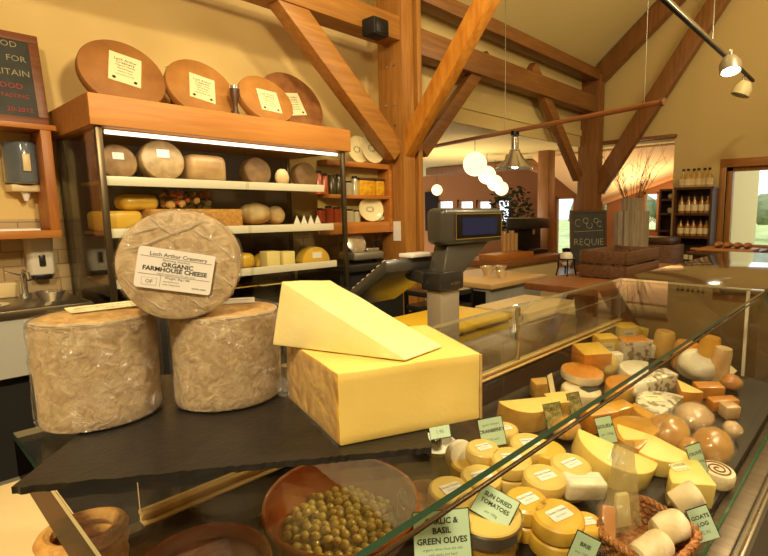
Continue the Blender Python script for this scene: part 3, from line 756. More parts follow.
plate(357, 150, 10.5, 4.04, zz[0], 'round decorated plate on top of the shelving, left of the pair', 1, 'plates on the shelving')
plate(372, 149, 11.5, 3.98, zz[0], 'larger round pale plate on top of the shelving, in front of its pair', 1, 'plates on the shelving')
plate(370, 209, 12, 3.99, zz[2], 'oval decorated platter on the bottom board of the shelving, in front', .78, 'plates on the shelving')
plate(376, 209, 11, 4.05, zz[2], 'oval decorated platter tucked behind another, nearest the oak post', .78, 'plates on the shelving')
def jar(px, z, Y, r, h, name, label, cat, mc, grp, ml=None):
    o = thing(name, label, cat, (ony(px, 200, Y).x, Y, z + .001), None, grp)
    B().lathe([(0, 0), (r, 0), (r, h * .78), (r * .7, h * .88), (r * .7, h * .9), (0, h * .9)], 16).obj('jar_body', mc, o)
    B().lathe([(r * .75, h * .88), (r * .75, h), (0, h)], 16).obj('lid', ml or m_black, o)
    return o
m_or = mat('orange_preserve', S(188, 82, 34), .25, coat=.5); m_rd = mat('red_preserve', S(140, 52, 30), .25, coat=.5)
m_cl = mat('pale_jar', S(170, 160, 130), .15, coat=.5); m_ol = mat('dark_oil_bottle', S(60, 52, 26), .15, coat=.5)
gj = 'jars on the shelving seen through the cabinet glass'
jl = [(319, 1, .045, .22, m_or, 'tall orange jar on the middle shelf seen through the cabinet end'), (325, 1, .04, .2, m_or, 'orange jar beside the tall orange one, through the cabinet end'), (332, 1, .045, .19, m_ol, 'dark bottle on the middle shelf seen through the cabinet end'), (339, 1, .04, .2, m_ol, 'dark bottle next to the cabinet post on the middle shelf'),
      (320, 2, .05, .14, m_rd, 'red jar on the bottom board, leftmost seen through the cabinet end'), (328, 2, .05, .16, m_rd, 'red jar in the middle of the bottom board through the cabinet end'), (336, 2, .05, .15, m_rd, 'red jar next to the cabinet post on the bottom board'),
      (349, 1, .04, .14, m_cl, 'clear spice jar on the middle shelf right of the cabinet'), (355, 1, .04, .19, m_cl, 'taller clear jar beside the yellow tins on the middle shelf'), (349, 2, .05, .13, m_cl, 'pale jar on the bottom board left of the platters'), (356, 2, .04, .12, m_cl, 'pale cup-like jar touching the oval platters')]
for px, s, r, h, mm, l in jl: jar(px, zz[s], 4.01, r * .9, h * .95, 'preserve_jar', l, 'jar', mm, gj)
for (a0, a1, l) in ((360, 375, 'wide yellow tin with a dark lid on the middle shelf'), (376.5, 384.5, 'narrow yellow tin with a dark lid nearest the oak post')):
    p, q = ony(a0, 180, 3.96), ony(a1, 180, 3.96); w_ = q.x - p.x; h_ = ony(370, 178, 3.96).z - zz[1]
    o = thing('yellow_tin', l, 'tin', (p.x, 3.96, zz[1] + .001), None, 'yellow tins')
    B().box((0, 0, 0), (w_, .12, h_ * .85), bev=.008).obj('tin', mat('yellow_print', S(224, 174, 36), .35, col2=S(188, 130, 24), scale=22), o)
    B().box((-.004, -.004, h_ * .85), (w_ + .004, .124, h_), bev=.006).obj('lid', m_dkw, o)
# sockets, note, slicer
for px, l in ((361, 'white wall socket behind the slicer'), (376, 'white wall socket right of the slicer, by the oak post')):
    p = ony(px, 243, YW - .008)
    o = thing('wall_socket', l, 'socket', p, None, 'white sockets')
    B().box((-.07, -.008, -.045), (.07, 0, .045), bev=.006).obj('face_plate', m_whitep, o)
    b = B()
    for s in (-.035, .035): b.box((s - .004, -.0095, .01), (s + .004, -.0075, .022)).box((s - .014, -.0095, -.012), (s - .006, -.0075, -.006)).box((s + .006, -.0095, -.012), (s + .014, -.0075, -.006))
    b.obj('pin_holes', m_ink, o)
p = onx(395, 231, X1 - .004)
tag(B().box((-.002, -.055, -.1), (.002, .055, .1)).obj('paper_note', m_paper, loc=(X1 - .004, YA + .12, p.z)), 'white paper note pinned to the left side of the main oak post', 'note')
o = thing('steel_worktop', 'dark worktop along the back wall under the wall shelving', 'worktop', (2.8, YB, 0))
B().box((0, 0, 1.0), (.78, .77, 1.06), bev=.005).obj('worktop', m_chard, o)
B().box((0, .05, 0), (.78, .75, 1.0)).obj('cupboard', m_blackm, o)
o = thing('meat_slicer', 'chrome slicer with a round blade on the worktop under the wall shelving', 'slicer', (ony(360, 250, 4.0).x, 3.98, 1.061))
B().box((-.18, -.12, .03), (.2, .14, .11), bev=.025).obj('body', m_steelm, o)
B().lathe(disc_prof(.12, .02, .004), 28, Mx=T((-.08, 0, .2)) @ Matrix.Rotation(R(65), 4, 'X')).obj('blade', m_chrome, o)
B().box((.02, -.08, .11), (.17, .1, .14), bev=.01).obj('carriage', m_chrome, o)
B().tube([(.1, -.05, .13), (.11, -.06, .2), (.16, -.07, .22), (.2, -.07, .17)], .012).obj('handle', m_black, o)
for s in (-.15, .17): B().cyl((s, 0, 0), (s, 0, .035), .02, n=10).obj('foot', m_black, o)
o = tag(B().lathe([(0, 0), (.07, 0), (.1, .08), (.095, .16), (.06, .2), (0, .2)], 24).obj('copper_pot', mat('copper_pot', S(150, 78, 40), .25, .8), loc=(ony(349, 250, 4.3).x, 4.3, 1.061)), 'copper-coloured pot standing behind the slicer', 'pot')
# ------------------------------------------------------------------ middle distance
# stainless unit behind the counter
Yu = 2.85
p, q = ony(490, 284, Yu), ony(541, 272, Yu)
zu = p.z
o = thing('steel_unit', 'stainless steel counter unit with a pale wooden top behind the till', 'counter', (p.x, Yu, 0))
wu = q.x - p.x
B().box((0, 0, 0), (wu, .85, zu - .05), bev=.006).obj('cabinet_body', mat('smooth_steel', S(176, 176, 168), .35, .35, S(140, 140, 132), 2.5, (1, 1, .4), lo=.3, hi=.7), o)
B().box((-.01, .05, .1), (0, .8, zu - .08)).obj('side_panel', m_black, o)
B().box((-.03, -.04, zu - .05), (wu + .05, .9, zu), bev=.006).obj('top', mat('pale_top', S(196, 160, 104), .35), o)
rk = thing('equipment_rack', 'black equipment rack with two trays standing left of the steel unit', 'rack', (p.x - .62, Yu + .1, 0))
for x in (0, .46):
    for y in (0, .4): B().box((x, y, 0), (x + .03, y + .03, zu - .03)).obj('rack_post', m_black, rk)
for z in (zu - .22, zu - .08): B().box((.0, .0, z), (.49, .43, z + .05), bev=.01).obj('rack_tray', m_chard, rk)
B().box((.03, .03, .1), (.46, .4, zu - .24)).obj('rack_cabinet', m_blackm, rk)
# glass bowls heap on the steel unit
for i, (px, py, r) in enumerate(((497, 262, .075), (509, 268, .065), (492, 272, .055))):
    x = ony(px, 270, Yu + .3).x
    o = thing('glass_bowl', ['largest glinting glass bowl on the pale top of the steel unit', 'glass bowl right of the largest on the steel unit', 'small glass bowl in front on the steel unit'][i], 'bowl', (x, Yu + (.42, .42, .18)[i], zu + .001), None, 'glass bowls')
    B().lathe([(0, 0), (r * .5, 0), (r * 1.2, r * 1.3), (r * 1.15, r * 1.3), (r * .45, .01), (0, .01)], 20).obj('bowl', m_chrome, o)
# cafe counter with wooden top
Ycf = 4.25
p, q = ony(500, 262, Ycf), ony(564, 256, Ycf)
zc_ = p.z
m_oakc = wood('cafe_counter_wood', S(128, 80, 42), S(150, 98, 56), 0)
o = thing('cafe_counter', 'cafe counter with a thick wooden top and cream front', 'counter', (p.x, Ycf, 0))
wc = q.x - p.x
B().box((0, 0, zc_ - .1), (wc, .9, zc_), bev=.01).obj('top', m_oakc, o)
B().box((.06, .06, 0), (wc - .06, .85, zc_ - .1)).obj('front_panel', m_cream, o)
B().box((.02, .02, zc_ + .001), (wc * .55, .35, zc_ + .09), bev=.01).obj('tray', m_shelf).parent = None
t_ = bpy.data.objects['tray']; t_.name = 'wooden_box'; t_.location = (p.x, Ycf + .06, 0); tag(t_, 'low orange wooden box on the left of the cafe counter', 'box')
# coffee grinder / machine
a, c = ony(527, 218, Ycf + .3), ony(548, 258, Ycf + .3)
w_ = c.x - a.x; h_ = a.z - zc_
o = thing('coffee_machine', 'tall black coffee machine standing on the cafe counter', 'coffee machine', (a.x, Ycf + .3, zc_))
B().box((0, 0, 0), (w_, .4, .06), bev=.01).obj('base', m_black, o)
B().box((0, .15, .06), (w_, .4, h_ * .8), bev=.015).obj('body', m_black, o)
B().box((-.01, -.02, h_ * .7), (w_ + .03, .42, h_), bev=.03).obj('head', m_chard, o)
B().cyl((w_ * .4, .05, h_ * .7), (w_ * .4, .05, h_ * .55), .025, n=10).obj('spout', m_chrome, o)
B().box((w_ * .3, -.01, .065), (w_ * .95, .12, .085), bev=.004).obj('drip_tray', m_steel, o)
# stacks of paper cups
a = ony(509, 243, Ycf + .35); x0 = a.x
m_cup = mat('kraft_paper_cup', S(206, 168, 112), .6, col2=S(188, 146, 90), scale=8)
cup = tag(B().lathe([(0, 0), (.033, 0), (.045, .11), (.048, .113), (.045, .116), (.042, .112), (.031, .006), (0, .006)], 14).obj('paper_cup', m_cup, loc=(x0, Ycf + .45, zc_ + .09)), 'kraft paper cup in one of the upside stacked columns on the cafe counter, beside the coffee machine', 'cup', 'stacked paper cups on the cafe counter')
cup['label'] = 'kraft paper cup in the stacked columns left of the black coffee machine'
for i in range(4):
    for j in range(8 - (i % 2)):
        if i == 0 and j == 0: continue
        dup(cup, (x0 + i * .108, Ycf + .45, zc_ + .002 + j * .042))
cup.location = (x0, Ycf + .45, zc_ + .002)
# dark plant in the cafe
p = onx(521, 224, 12.4)
o = thing('potted_plant', 'dark bushy plant in the cafe left of the brown post', 'plant', (11.9, p.y, 0))
random.seed(5); b = B()
for i in range(420):
    z = random.uniform(.9, 2.2); rr = .5 * math.sqrt(max(0, 1 - ((z - 1.6) / .8) ** 2)) + .1
    a_ = random.uniform(0, 6.28); rd = rr * math.sqrt(random.random())
    c_ = Vector((rd * math.cos(a_), rd * math.sin(a_), z)); d1 = Vector((random.uniform(-1, 1), random.uniform(-1, 1), random.uniform(-.6, 1))).normalized(); d2 = d1.orthogonal().normalized()
    L = random.uniform(.12, .22); b.quad([c_, c_ + d1 * L * .5 + d2 * .05, c_ + d1 * L, c_ + d1 * L * .5 - d2 * .05])
b.obj('leaves', mat('dark_green_leaf', S(24, 38, 22), .6, col2=S(40, 54, 30), scale=4), o)
B().cyl((0, 0, .4), (0, 0, 1.7), .03, .015, n=8).obj('stem', m_dkw, o)
B().lathe([(0, 0), (.2, 0), (.28, .5), (.26, .5), (.2, .42), (0, .42)], 20).obj('pot', m_terra, o)
tag(B().box((-.3, -.02, 0), (.3, .0, 1.35)).obj('dark_panel', m_black, loc=(0, 0, 0)), 'black panel on the cafe wall beside the main oak post', 'panel')
p = onx(432, 226, XC - .03); bpy.data.objects['dark_panel'].location = (XC - .06, p.y, .9); bpy.data.objects['dark_panel'].rotation_euler = (0, 0, R(90))
o = bpy.data.objects['dark_panel']; o['label'] = 'black noticeboard on the cafe wall just right of the main oak post'; o['category'] = 'noticeboard'; o.name = 'noticeboard'
# serving table with crate
zt_ = .93
cn = onz(570, 287, zt_)
ty0 = min(cn.y, onz(627, 282, zt_).y - .05)
tx0 = cn.x
o = thing('wooden_table', 'orange wooden table beyond the till, crate standing on it', 'table', (tx0, ty0, 0))
tw, td = 2.4, .75
B().box((0, 0, zt_ - .06), (tw, td, zt_), bev=.008).obj('tabletop', m_oakc, o)
for x in (.12, tw - .12):
    for (ya, yb) in ((.12, .3), (td - .12, td - .3)):
        B().beam((x + (.28 if x < 1 else -.2), yb, zt_ - .06), (x - .12, ya, 0), .07, .07, side=(0, 1, 0)).obj('leg', m_oak, o)
B().beam((.25, td / 2, .45), (tw - .25, td / 2, .45), .05, .08).obj('stretcher', m_oak, o)
# low cream cupboard under / behind
Yl = 3.0
p, q = ony(545, 330, Yl), ony(602, 330, Yl)
o = thing('cream_cupboard', 'low cream cupboard seen through the counter glass, beyond the steel ledge', 'cupboard', (2.8, 1.78, 0))
B().box((0, 0, .08), (.66, .45, .88), bev=.01).obj('body', m_cream, o)
B().box((.03, .03, 0), (.63, .42, .08)).obj('plinth', m_dkw, o)
for k in (0, 1):
    d_ = B().box((.02 + k * .315, -.018, .11), (.325 + k * .315, 0, .85), bev=.004).obj('door', m_cream, o)
    B().cyl((.29 + k * .08, -.018, .62), (.29 + k * .08, -.045, .62), .012, n=10).obj('knob', m_steelm, d_)
# crate
a = onz(627, 281, zt_)
l_ = onz(592, 274, zt_).y - a.y; wd = min(onz(668, 273, zt_).x - a.x, 1.3)
hc = ony(627, 251.5, a.y).z - zt_
cr = thing('wooden_crate', 'rustic slatted wooden crate on the orange table, dark wares piled inside', 'crate', (a.x, a.y, zt_))
for k in range(2):
    z0, z1 = .01 + k * hc * .5, .01 + (k + 1) * hc * .5 - .02
    B().box((0, 0, z0), (wd, .025, z1), bev=.004).obj('slat', m_rustic, cr)
    B().box((0, l_ - .025, z0), (wd, l_, z1), bev=.004).obj('slat', m_rustic, cr)
    B().box((0, .025, z0), (.025, l_ - .025, z1), bev=.004).obj('slat', m_rustic, cr)
    B().box((wd - .025, .025, z0), (wd, l_ - .025, z1), bev=.004).obj('slat', m_rustic, cr)
for x in (.025, wd - .065):
    for y in (.025, l_ - .065): B().box((x, y, 0), (x + .04, y + .04, hc)).obj('corner_post', m_rustic, cr)
B().box((.02, .02, 0), (wd - .02, l_ - .02, .02)).obj('bottom', m_rustic, cr)
random.seed(11)
m_sau = mat('dark_brown_skin', S(66, 38, 24), .6, col2=S(98, 58, 34), scale=20)
sau = tag(B().ball((0, 0, 0), .05, 14, sc_=(1.6, .7, .7), lump=.12).obj('cured_sausage', m_sau, loc=(a.x + .15, a.y + .14, zt_ + .07)), 'dark brown cured sausage piled in the rustic crate', 'sausage', 'sausages piled in the crate')
for i in range(3):
    for j in range(3):
        for k in range(2):
            if (i, j, k) == (0, 0, 0): continue
            dup(sau, (a.x + .15 + i * (wd - .3) / 2 + random.uniform(-.02, .02), a.y + .1 + j * (l_ - .2) / 2, zt_ + .07 + k * .1), (0, 0, random.uniform(-.3, .3)))
# small black stand with cream jar at the left of crate
p = onz(583, 268, zt_); p = onx(582, 270, a.x + .18); 
st = thing('wire_stand', 'small black wire stand between the chalkboard and the crate, holding a cream jar', 'stand', (a.x + .05, ony(582, 270, 3).y if False else a.y + l_ + .16, zt_))
for s in (-.07, .07):
    for u in (-.05, .05): B().tube([(s * 1.3, u * 1.2, 0), (s, u, .08), (s, u, .16)], .008).obj('leg', m_black, st)
B().tube([(.085 * math.cos(t * .524), .085 * math.sin(t * .524), .16) for t in range(12)], .008, closed=True).obj('ring', m_black, st)
jr = thing('cream_jar', 'small cream jar with a dark lid sitting in the black wire stand', 'jar', (a.x + .05, a.y + l_ + .16, zt_ + .1))
B().lathe([(0, 0), (.04, 0), (.062, .05), (.06, .1), (.04, .13), (0, .13)], 18).obj('jar_body', m_whitep, jr)
B().lathe([(.042, .13), (.045, .16), (0, .17)], 14).obj('lid', m_black, jr)
# A-board chalkboard
Xb = a.x + .75
p, q = onx(571, 248, Xb), onx(609, 248, Xb)
ptop = onx(590, 210, Xb)
hb = ptop.z - zt_; 
cc = (p + q) / 2
ang = math.atan2(-(q.y - p.y), 0)
wb = span(38, cc) * 1.02
o = thing('chalkboard', 'small upright chalkboard with chalk lettering standing on the orange table', 'chalkboard', (cc.x, cc.y, zt_), (R(-5), 0, R(-40)))
b = B()
b.box((-wb / 2, -.006, 0), (-wb / 2 + .025, .02, hb)).box((wb / 2 - .025, -.006, 0), (wb / 2, .02, hb)).box((-wb / 2 + .025, -.006, hb - .025), (wb / 2 - .025, .02, hb)).box((-wb / 2 + .025, -.006, .04), (wb / 2 - .025, .02, .06))
b.obj('frame', m_dkw, o)
b = B().box((-wb / 2 + .02, 0, .05), (wb / 2 - .02, .015, hb - .02), 1)
pts = lambda cx_, cz_, r, a0, a1: [(cx_ * wb + r * wb * math.cos(R(a0 + (a1 - a0) * k / 12)), -.003, hb * cz_ + r * wb * math.sin(R(a0 + (a1 - a0) * k / 12))) for k in range(13)]
b.tube(pts(-.28, .78, .09, 60, 300), .004, 5).tube(pts(-.08, .82, .07, 0, 330), .004, 5).tube(pts(.02, .74, .08, 120, 400), .004, 5).tube(pts(.2, .82, .06, 0, 350), .004, 5).tube(pts(.3, .76, .07, 40, 320), .004, 5)
b.tube([(-.4 * wb, -.003, hb * .63), (.4 * wb, -.003, hb * .65)], .003, 5)
b.text('REQUIE', hb * .165, frame((0, -.0025, hb * .45), (1, 0, 0), (0, 0, 1)), 0, -.01)
b.obj('writing_panel', [mat('dull_chalk', S(138, 130, 104), .9), m_board], o)
# ribbed planter with twigs
Xp = 6.9
p, q = onx(614, 230, Xp), onx(648, 230, Xp)
cc = onx(631, 230, Xp); rad = span(17, cc)
zr1, zr2 = onx(631, 211, Xp).z, onx(631, 198, Xp).z
o = thing('ribbed_planter', 'tall grey ribbed planter with bare twigs rising from its narrower top tier', 'planter', (cc.x, cc.y, 0))
def ribbed(r, z0, z1, n=15):
    pts = []
    for k in range(n * 2):
        rr = r * (1.0 if k % 2 else .88); pts.append((rr * math.cos(math.pi * k / n), rr * math.sin(math.pi * k / n)))
    return pts, z0, z1
m_rib = mat('grey_ribbed_willow', S(142, 128, 106), .7, col2=S(168, 152, 128), scale=12, stretch=(3, 3, .3))
B().prism(*ribbed(rad, .0, zr1)).obj('lower_tier', m_rib, o)
B().prism(*ribbed(rad * .62, zr1, zr2)).obj('upper_tier', m_rib, o)
random.seed(21); b = B()
for i in range(26):
    a_ = random.uniform(0, 6.28); s0 = Vector((rad * .4 * math.cos(a_), rad * .4 * math.sin(a_), zr2 - .05))
    L = random.uniform(.4, .8); sp = random.uniform(.2, .75)
    pts = [s0]
    for k in range(1, 6):
        pts.append(s0 + Vector((math.cos(a_) * sp * L * k / 5, math.sin(a_) * sp * L * k / 5, L * k / 5)) + Vector((random.uniform(-.02, .02),) * 3))
    b.tube(pts, [.005 - .0008 * k for k in range(6)], 5)
    for k in (2, 3, 4):
        e = pts[k] + Vector((random.uniform(-.14, .14), random.uniform(-.14, .14), random.uniform(.08, .22))); b.tube([pts[k], e], [.0026, .0014], 4)
b.obj('twigs', mat('reddish_twig', S(126, 92, 64), .8), o)
for i, (dx, dy) in enumerate(((-.32, .2), (.1, -.45))):
    pass
# bookcase with bottles
p, q = onx(673, 222, XG - .38), onx(711, 222, XG - .38)
yb1, yb0 = p.y, q.y
zsb = [onx(692, y, XG - .38).z for y in (187, 213, 236, 262)]
XB = XG - .38
o = thing('bottle_shelf', 'dark wooden shelf unit full of bottles against the end wall', 'shelf', (XB, yb0, 0))
wB = yb1 - yb0
B().box((0, 0, 0), (.34, .03, zsb[0])).obj('side_panel', m_dkw, o)
B().box((0, wB - .03, 0), (.34, wB, zsb[0])).obj('side_panel', m_dkw, o)
B().box((.32, .03, 0), (.34, wB - .03, zsb[0])).obj('back_panel', m_dkw, o)
for z in zsb + [.05]: B().box((-.005, .03 if z != zsb[0] else -.01, z - .035), (.32, wB - .03 if z != zsb[0] else wB + .01, z)).obj('shelf_board', m_dkw, o)
m_bot = mat('amber_bottle', S(150, 96, 30), .15, col2=S(176, 122, 52), scale=4, coat=.6)
m_botp = mat('pale_gold_bottle', S(198, 158, 88), .15, coat=.6)
m_blab = mat('cream_bottle_label', S(226, 210, 168), .6)
def mk_bottle(mm, label, grp, h, r):
    o = thing('bottle', label, 'bottle', (0, 0, 0), None, grp)
    B().lathe([(0, 0), (r, 0), (r, h * .55), (r * .35, h * .72), (r * .35, h * .9), (0, h * .9)], 14).obj('bottle_body', mm, o)
    B().lathe([(r * 1.02, h * .12), (r * 1.02, h * .45)], 14).obj('paper_label', m_blab, o)
    B().lathe([(r * .42, h * .88), (r * .42, h), (0, h)], 10).obj('cap', m_blackm, o)
    return o
rows = [(0, 6, .27, m_botp, 'pale gold bottle standing on top of the dark bottle shelf unit', 'bottles on top of the shelf unit'), (1, 5, .27, m_bot, 'labelled amber bottle on the upper shelf of the dark unit', 'bottles on the upper shelf'), (2, 5, .25, m_bot, 'labelled amber bottle on the middle shelf of the dark unit', 'bottles on the middle shelf'), (3, 5, .22, m_ol, 'dark bottle on the low shelf of the dark unit', 'bottles on the low shelf')]
for s, n, h, mm, l, g in rows:
    bt = mk_bottle(mm, l, g, h, .046 if s else .05)
    for i in range(n):
        y = yb0 + .08 + (wB - .16) * i / (n - 1)
        loc = (XB + .1 + .03 * (i % 2), y, zsb[s] + .001)
        if i == 0: bt.location = loc
        else: dup(bt, loc)
# second dark shelf seen through the opening
Xs = 10.2
p, q = onx(659, 200, Xs), onx(675, 200, Xs)
o = thing('dark_shelf', 'narrow dark shelf seen through the opening, edge-on to the bottle shelf', 'shelf', (Xs, q.y - .2, 0))
wS = p.y - q.y + .2; zs_ = [onx(665, y, Xs).z for y in (189, 199, 213, 230)]
B().box((0, wS - .04, 0), (.35, wS, zs_[0])).obj('side_panel', m_dkw, o)
B().box((0, 0, 0), (.35, .04, zs_[0])).obj('side_panel', m_dkw, o)
B().box((.31, .04, 0), (.35, wS - .04, zs_[0])).obj('back_panel', m_dkw, o)
for z in zs_: B().box((0, .04, z - .04), (.31, wS - .04, z)).obj('shelf_board', m_dkw, o)
for i, z in enumerate(zs_[1:3]):
    j = thing('white_pot', ['white pot on the upper shelf seen through the opening', 'white pot on the lower shelf seen through the opening'][i], 'pot', (Xs + .14, q.y - .2 + wS * .62, z + .001))
    B().lathe([(0, 0), (.05, 0), (.07, .06), (.05, .1), (0, .1)], 16).obj('pot', m_whitep, j)
# serving counter by the window : tray on dark stand
Xt = 6.1
p, q = onx(686, 262, Xt), onx(752, 255, Xt)
zt2 = onx(700, 252, Xt).z
o = thing('dark_stand', 'dark cupboard stand with a wooden top, in front of the bottle shelf and window', 'cupboard', (Xt, q.y, 0))
ws = p.y - q.y
B().box((0, .0, zt2 - .04), (1.0, ws, zt2), bev=.006).obj('top', m_dkw, o)
B().box((.06, ws * .45, 0), (.95, ws - .05, zt2 - .04)).obj('body', m_dkw, o)
B().box((.1, .05, 0), (.9, .12, zt2 - .04)).obj('leg', m_dkw, o)
tray = thing('wooden_tray', 'raised wooden board with rounded end on the dark stand', 'board', (Xt + .05, q.y + .02, zt2 + .001))
B().box((0, 0, 0), (.5, ws - .1, .035), bev=.012).obj('board', m_oaky, tray)
B().box((.1, ws - .1, .005), (.2, ws - .01, .03), bev=.01).obj('handle', m_oaky, tray)
m_loaf = mat('brown_bread_crust', S(128, 78, 38), .7, col2=S(172, 116, 62), scale=18, bump=.3, bscale=30)
for i in range(4):
    t_ = tag(B().ball((0, 0, 0), .05, 14, sc_=(2.6, .9, .7), lump=.08, seed=i).obj('bread_roll', m_loaf, loc=(Xt + .3, q.y + .1 + i * .1, zt2 + .037 + .034)), 'long brown bread roll on the wooden board by the window', 'bread', 'bread rolls on the board')
# dark basket/boxes by the planter
o = tag(B().box((-.25, -.3, 0), (.25, .3, 1.08), bev=.01).obj('brown_box', m_rustic, loc=(onx(657, 250, 7.4).x, onx(657, 250, 7.4).y, 0)), 'brown wooden bin standing between the ribbed planter and the bottle shelf', 'bin')
tag(B().box((-.25, -.26, 0), (.25, .26, .1), bev=.03).obj('shallow_basket', m_dkw, loc=(o.location.x, o.location.y, 1.081)), 'shallow dark basket on top of the brown wooden bin', 'basket')

# ------------------------------------------------------------------ the weighing scale (till)
zw = 1.03
o = thing('staff_worktop', 'steel ledge along the staff side of the cheese counter, under the till', 'worktop', (.9, .955, zw))
B().box((0, 0, -.04), (1.4, .32, 0), bev=.004).obj('ledge', m_steel, o)
B().box((.0, .02, -1.03), (1.4, .3, -.04)).obj('front_panel', m_chard, o)
Yc = 1.06
p, q = ony(424, 300, Yc), ony(455, 300, Yc)
xc, wcol = (p.x + q.x) / 2 + .015, (q.x - p.x) * .62
zhead0, zhead1 = ony(444, 246, Yc - .03).z, ony(444, 208, Yc - .03).z
zcol = ony(430, 292, Yc).z
til = thing('weighing_scale', 'grey shop scale with a customer display head and tilted keyboard on a steel column', 'scale', (xc, Yc, zw))
Z = lambda z: z - zw
B().box((-wcol / 2, -.03, 0), (wcol / 2, .03, Z(zcol)), bev=.004).obj('column', mat('pale_satin_column', S(172, 162, 140), .4, .5), til)
B().box((-wcol * .9, -.08, 0), (wcol * .9, .08, .012), bev=.004).obj('base_plate', m_steelm, til)
b = B().box((-wcol / 2 - .01, -.04, Z(zcol)), (wcol / 2 + .012, .045, Z(zcol) + .06), bev=.008)
b.text('AVERY', .016, frame((.012, -.0415, Z(zcol) + .022), (1, 0, 0), (0, 0, 1)), 1, .02)
b.obj('yoke', [m_chard, m_alu], til)
# display head
ha, hbx = ony(444, 228, Yc - .03).x - xc, ony(504, 228, Yc - .03).x - xc
hw = hbx - ha; z0, z1 = Z(zhead0), Z(zhead1); hh = z1 - z0
hd = B().box((ha, -.03, z0), (hbx, .05, z1), bev=.02, seg=4).obj('display_head', m_char, til)
B().box((ha + hw * .17, -.034, z0 + hh * .16), (hbx - hw * .07, -.029, z1 - hh * .17), bev=.002).obj('screen', m_black, hd)
B().box((ha + hw * .26, -.0355, z0 + hh * .25), (hbx - hw * .16, -.034, z1 - hh * .27)).obj('lit_display', m_screen, hd)
b = B()
xa_, xb_, za_, zb_ = ha + hw * .165, hbx - hw * .065, z0 + hh * .15, z1 - hh * .16
for (u, v) in (((xa_, za_), (xb_, za_)), ((xb_, za_), (xb_, zb_)), ((xb_, zb_), (xa_, zb_)), ((xa_, zb_), (xa_, za_))):
    b.cyl((u[0], -.0345, u[1]), (v[0], -.0345, v[1]), .0014, n=6)
b.obj('gold_border', m_gold, hd)
# neck from yoke up to head
b = B().hexa([(-.03, -.03, Z(zcol) + .05), (.07, -.03, Z(zcol) + .05), (.07, .04, Z(zcol) + .05), (-.03, .04, Z(zcol) + .05), (ha + hw * .12, -.012, z0 + .005), (ha + hw * .82, -.012, z0 + .005), (ha + hw * .82, .045, z0 + .005), (ha + hw * .12, .045, z0 + .005)], bev=.006)
b.obj('neck', m_char, til)
# keyboard slab sloping away to the staff side
pA, pB = ony(384, 259, 1.14), ony(438, 254, 1.14)
pC, pD = ony(342, 296, 1.42), ony(408, 296, 1.42)
loc = Vector((xc, Yc, zw))
tA, tB, tC, tD = pA - loc, pB - loc, pC - loc, pD - loc
tD = tC + (tB - tA); 
dn = Vector((.0, -.012, -.042))
kb = B().hexa([tA + dn, tB + dn, tD + dn, tC + dn, tA, tB, tD, tC], bev=.012).obj('keyboard', m_char, til)
up_n = (tB - tA).cross(tC - tA).normalized()
if up_n.z < 0: up_n = -up_n
b = B()
for i in range(6):
    for j in range(7):
        u, v = (i + .9) / 7.2, (j + 1) / 8.5
        c_ = tA + (tB - tA) * u + (tC - tA) * v + up_n * .002
        b.box((-.008, -.006, 0), (.008, .006, .006), Mx=frame(c_, tB - tA, tC - tA) if (tB - tA).cross(tC - tA).z > 0 else frame(c_, tA - tB, tC - tA))
b.obj('keys', m_whitep, kb)
B().hexa([(-.06, .03, Z(zcol) + .02), (.02, .03, Z(zcol) + .02), (.02, .1, Z(zcol) + .03), (-.06, .1, Z(zcol) + .03), (-.06, .03, Z(zcol) + .055), (.02, .03, Z(zcol) + .055), (.02, .16, Z(zcol) + .085), (-.06, .16, Z(zcol) + .085)], bev=.004).obj('keyboard_arm', m_chard, til)
b = B(); cq = tA + (tB - tA) * .62 + (tC - tA) * .05
b.box((-.05, -.03, 0), (.05, .03, .012), bev=.003, Mx=T(cq + loc + Vector((0, 0, .004))))
tag(b.obj('receipt_pad', m_paper), 'white receipt pad lying on top of the scale keyboard', 'pad')
# yellow board + bread twist on the ledge behind glass
o = thing('plastic_bin', 'yellow plastic bin standing on the floor behind the scale column', 'bin', (1.62, 1.45, 0))
B().box((0, 0, 0), (.5, .4, 1.0), bev=.02).obj('bin_body', m_yboard, o)
B().box((-.012, -.012, 1.0), (.512, .412, 1.03), bev=.01).obj('lid', m_yboard, o)
# ------------------------------------------------------------------ the serve-over cheese counter
GX0, GX1, GY0, GY1, GZ = .109, 2.2, .338, .905, 1.25
dz = lambda Y: .88 + .14 * (Y - .24)
SL = math.atan(.14)
ct = thing('cheese_counter', 'glass-topped cheese display counter running from the foreground into the shop', 'display counter', (GX0, GY0, 0))
L = GX1 - GX0
def lp(x, y, z): return (x - GX0, y - GY0, z)
def gbox(name, x0, x1, y0, y1, z0, z1, edges=True, m=None):
    b = B(); b.box(lp(x0, y0, z0), lp(x1, y1, z1))
    return b
b = B().box(lp(GX0, GY0, GZ - .009), lp(GX1, GY1, GZ))
for f in b.bm.faces:
    f.normal_update()
    if abs(f.normal.z) < .5: f.material_index = 2 if f.normal.y > .5 or f.normal.x > .5 else 1
b.obj('top_glass', [m_glass, m_gedge, mat('pale_edge_of_glass', S(176, 164, 128), .2, coat=1)], ct)
m_glassf = film('front_pane_glass', (.975, .985, .965, 1), fac=.015, rough=.0, bump=0, gain=.3)
FB, FZ = .225, .875   # foot of the front glass
b = B().hexa([lp(GX0, FB, FZ), lp(GX1, FB, FZ), lp(GX1, FB + .006, FZ), lp(GX0, FB + .006, FZ), lp(GX0, GY0 - .004, GZ - .018), lp(GX1, GY0 - .004, GZ - .018), lp(GX1, GY0 + .002, GZ - .018), lp(GX0, GY0 + .002, GZ - .018)], faces_mi=[1, 1, 0, 1, 0, 1])
b.obj('front_glass', [m_glassf, m_gedge], ct)
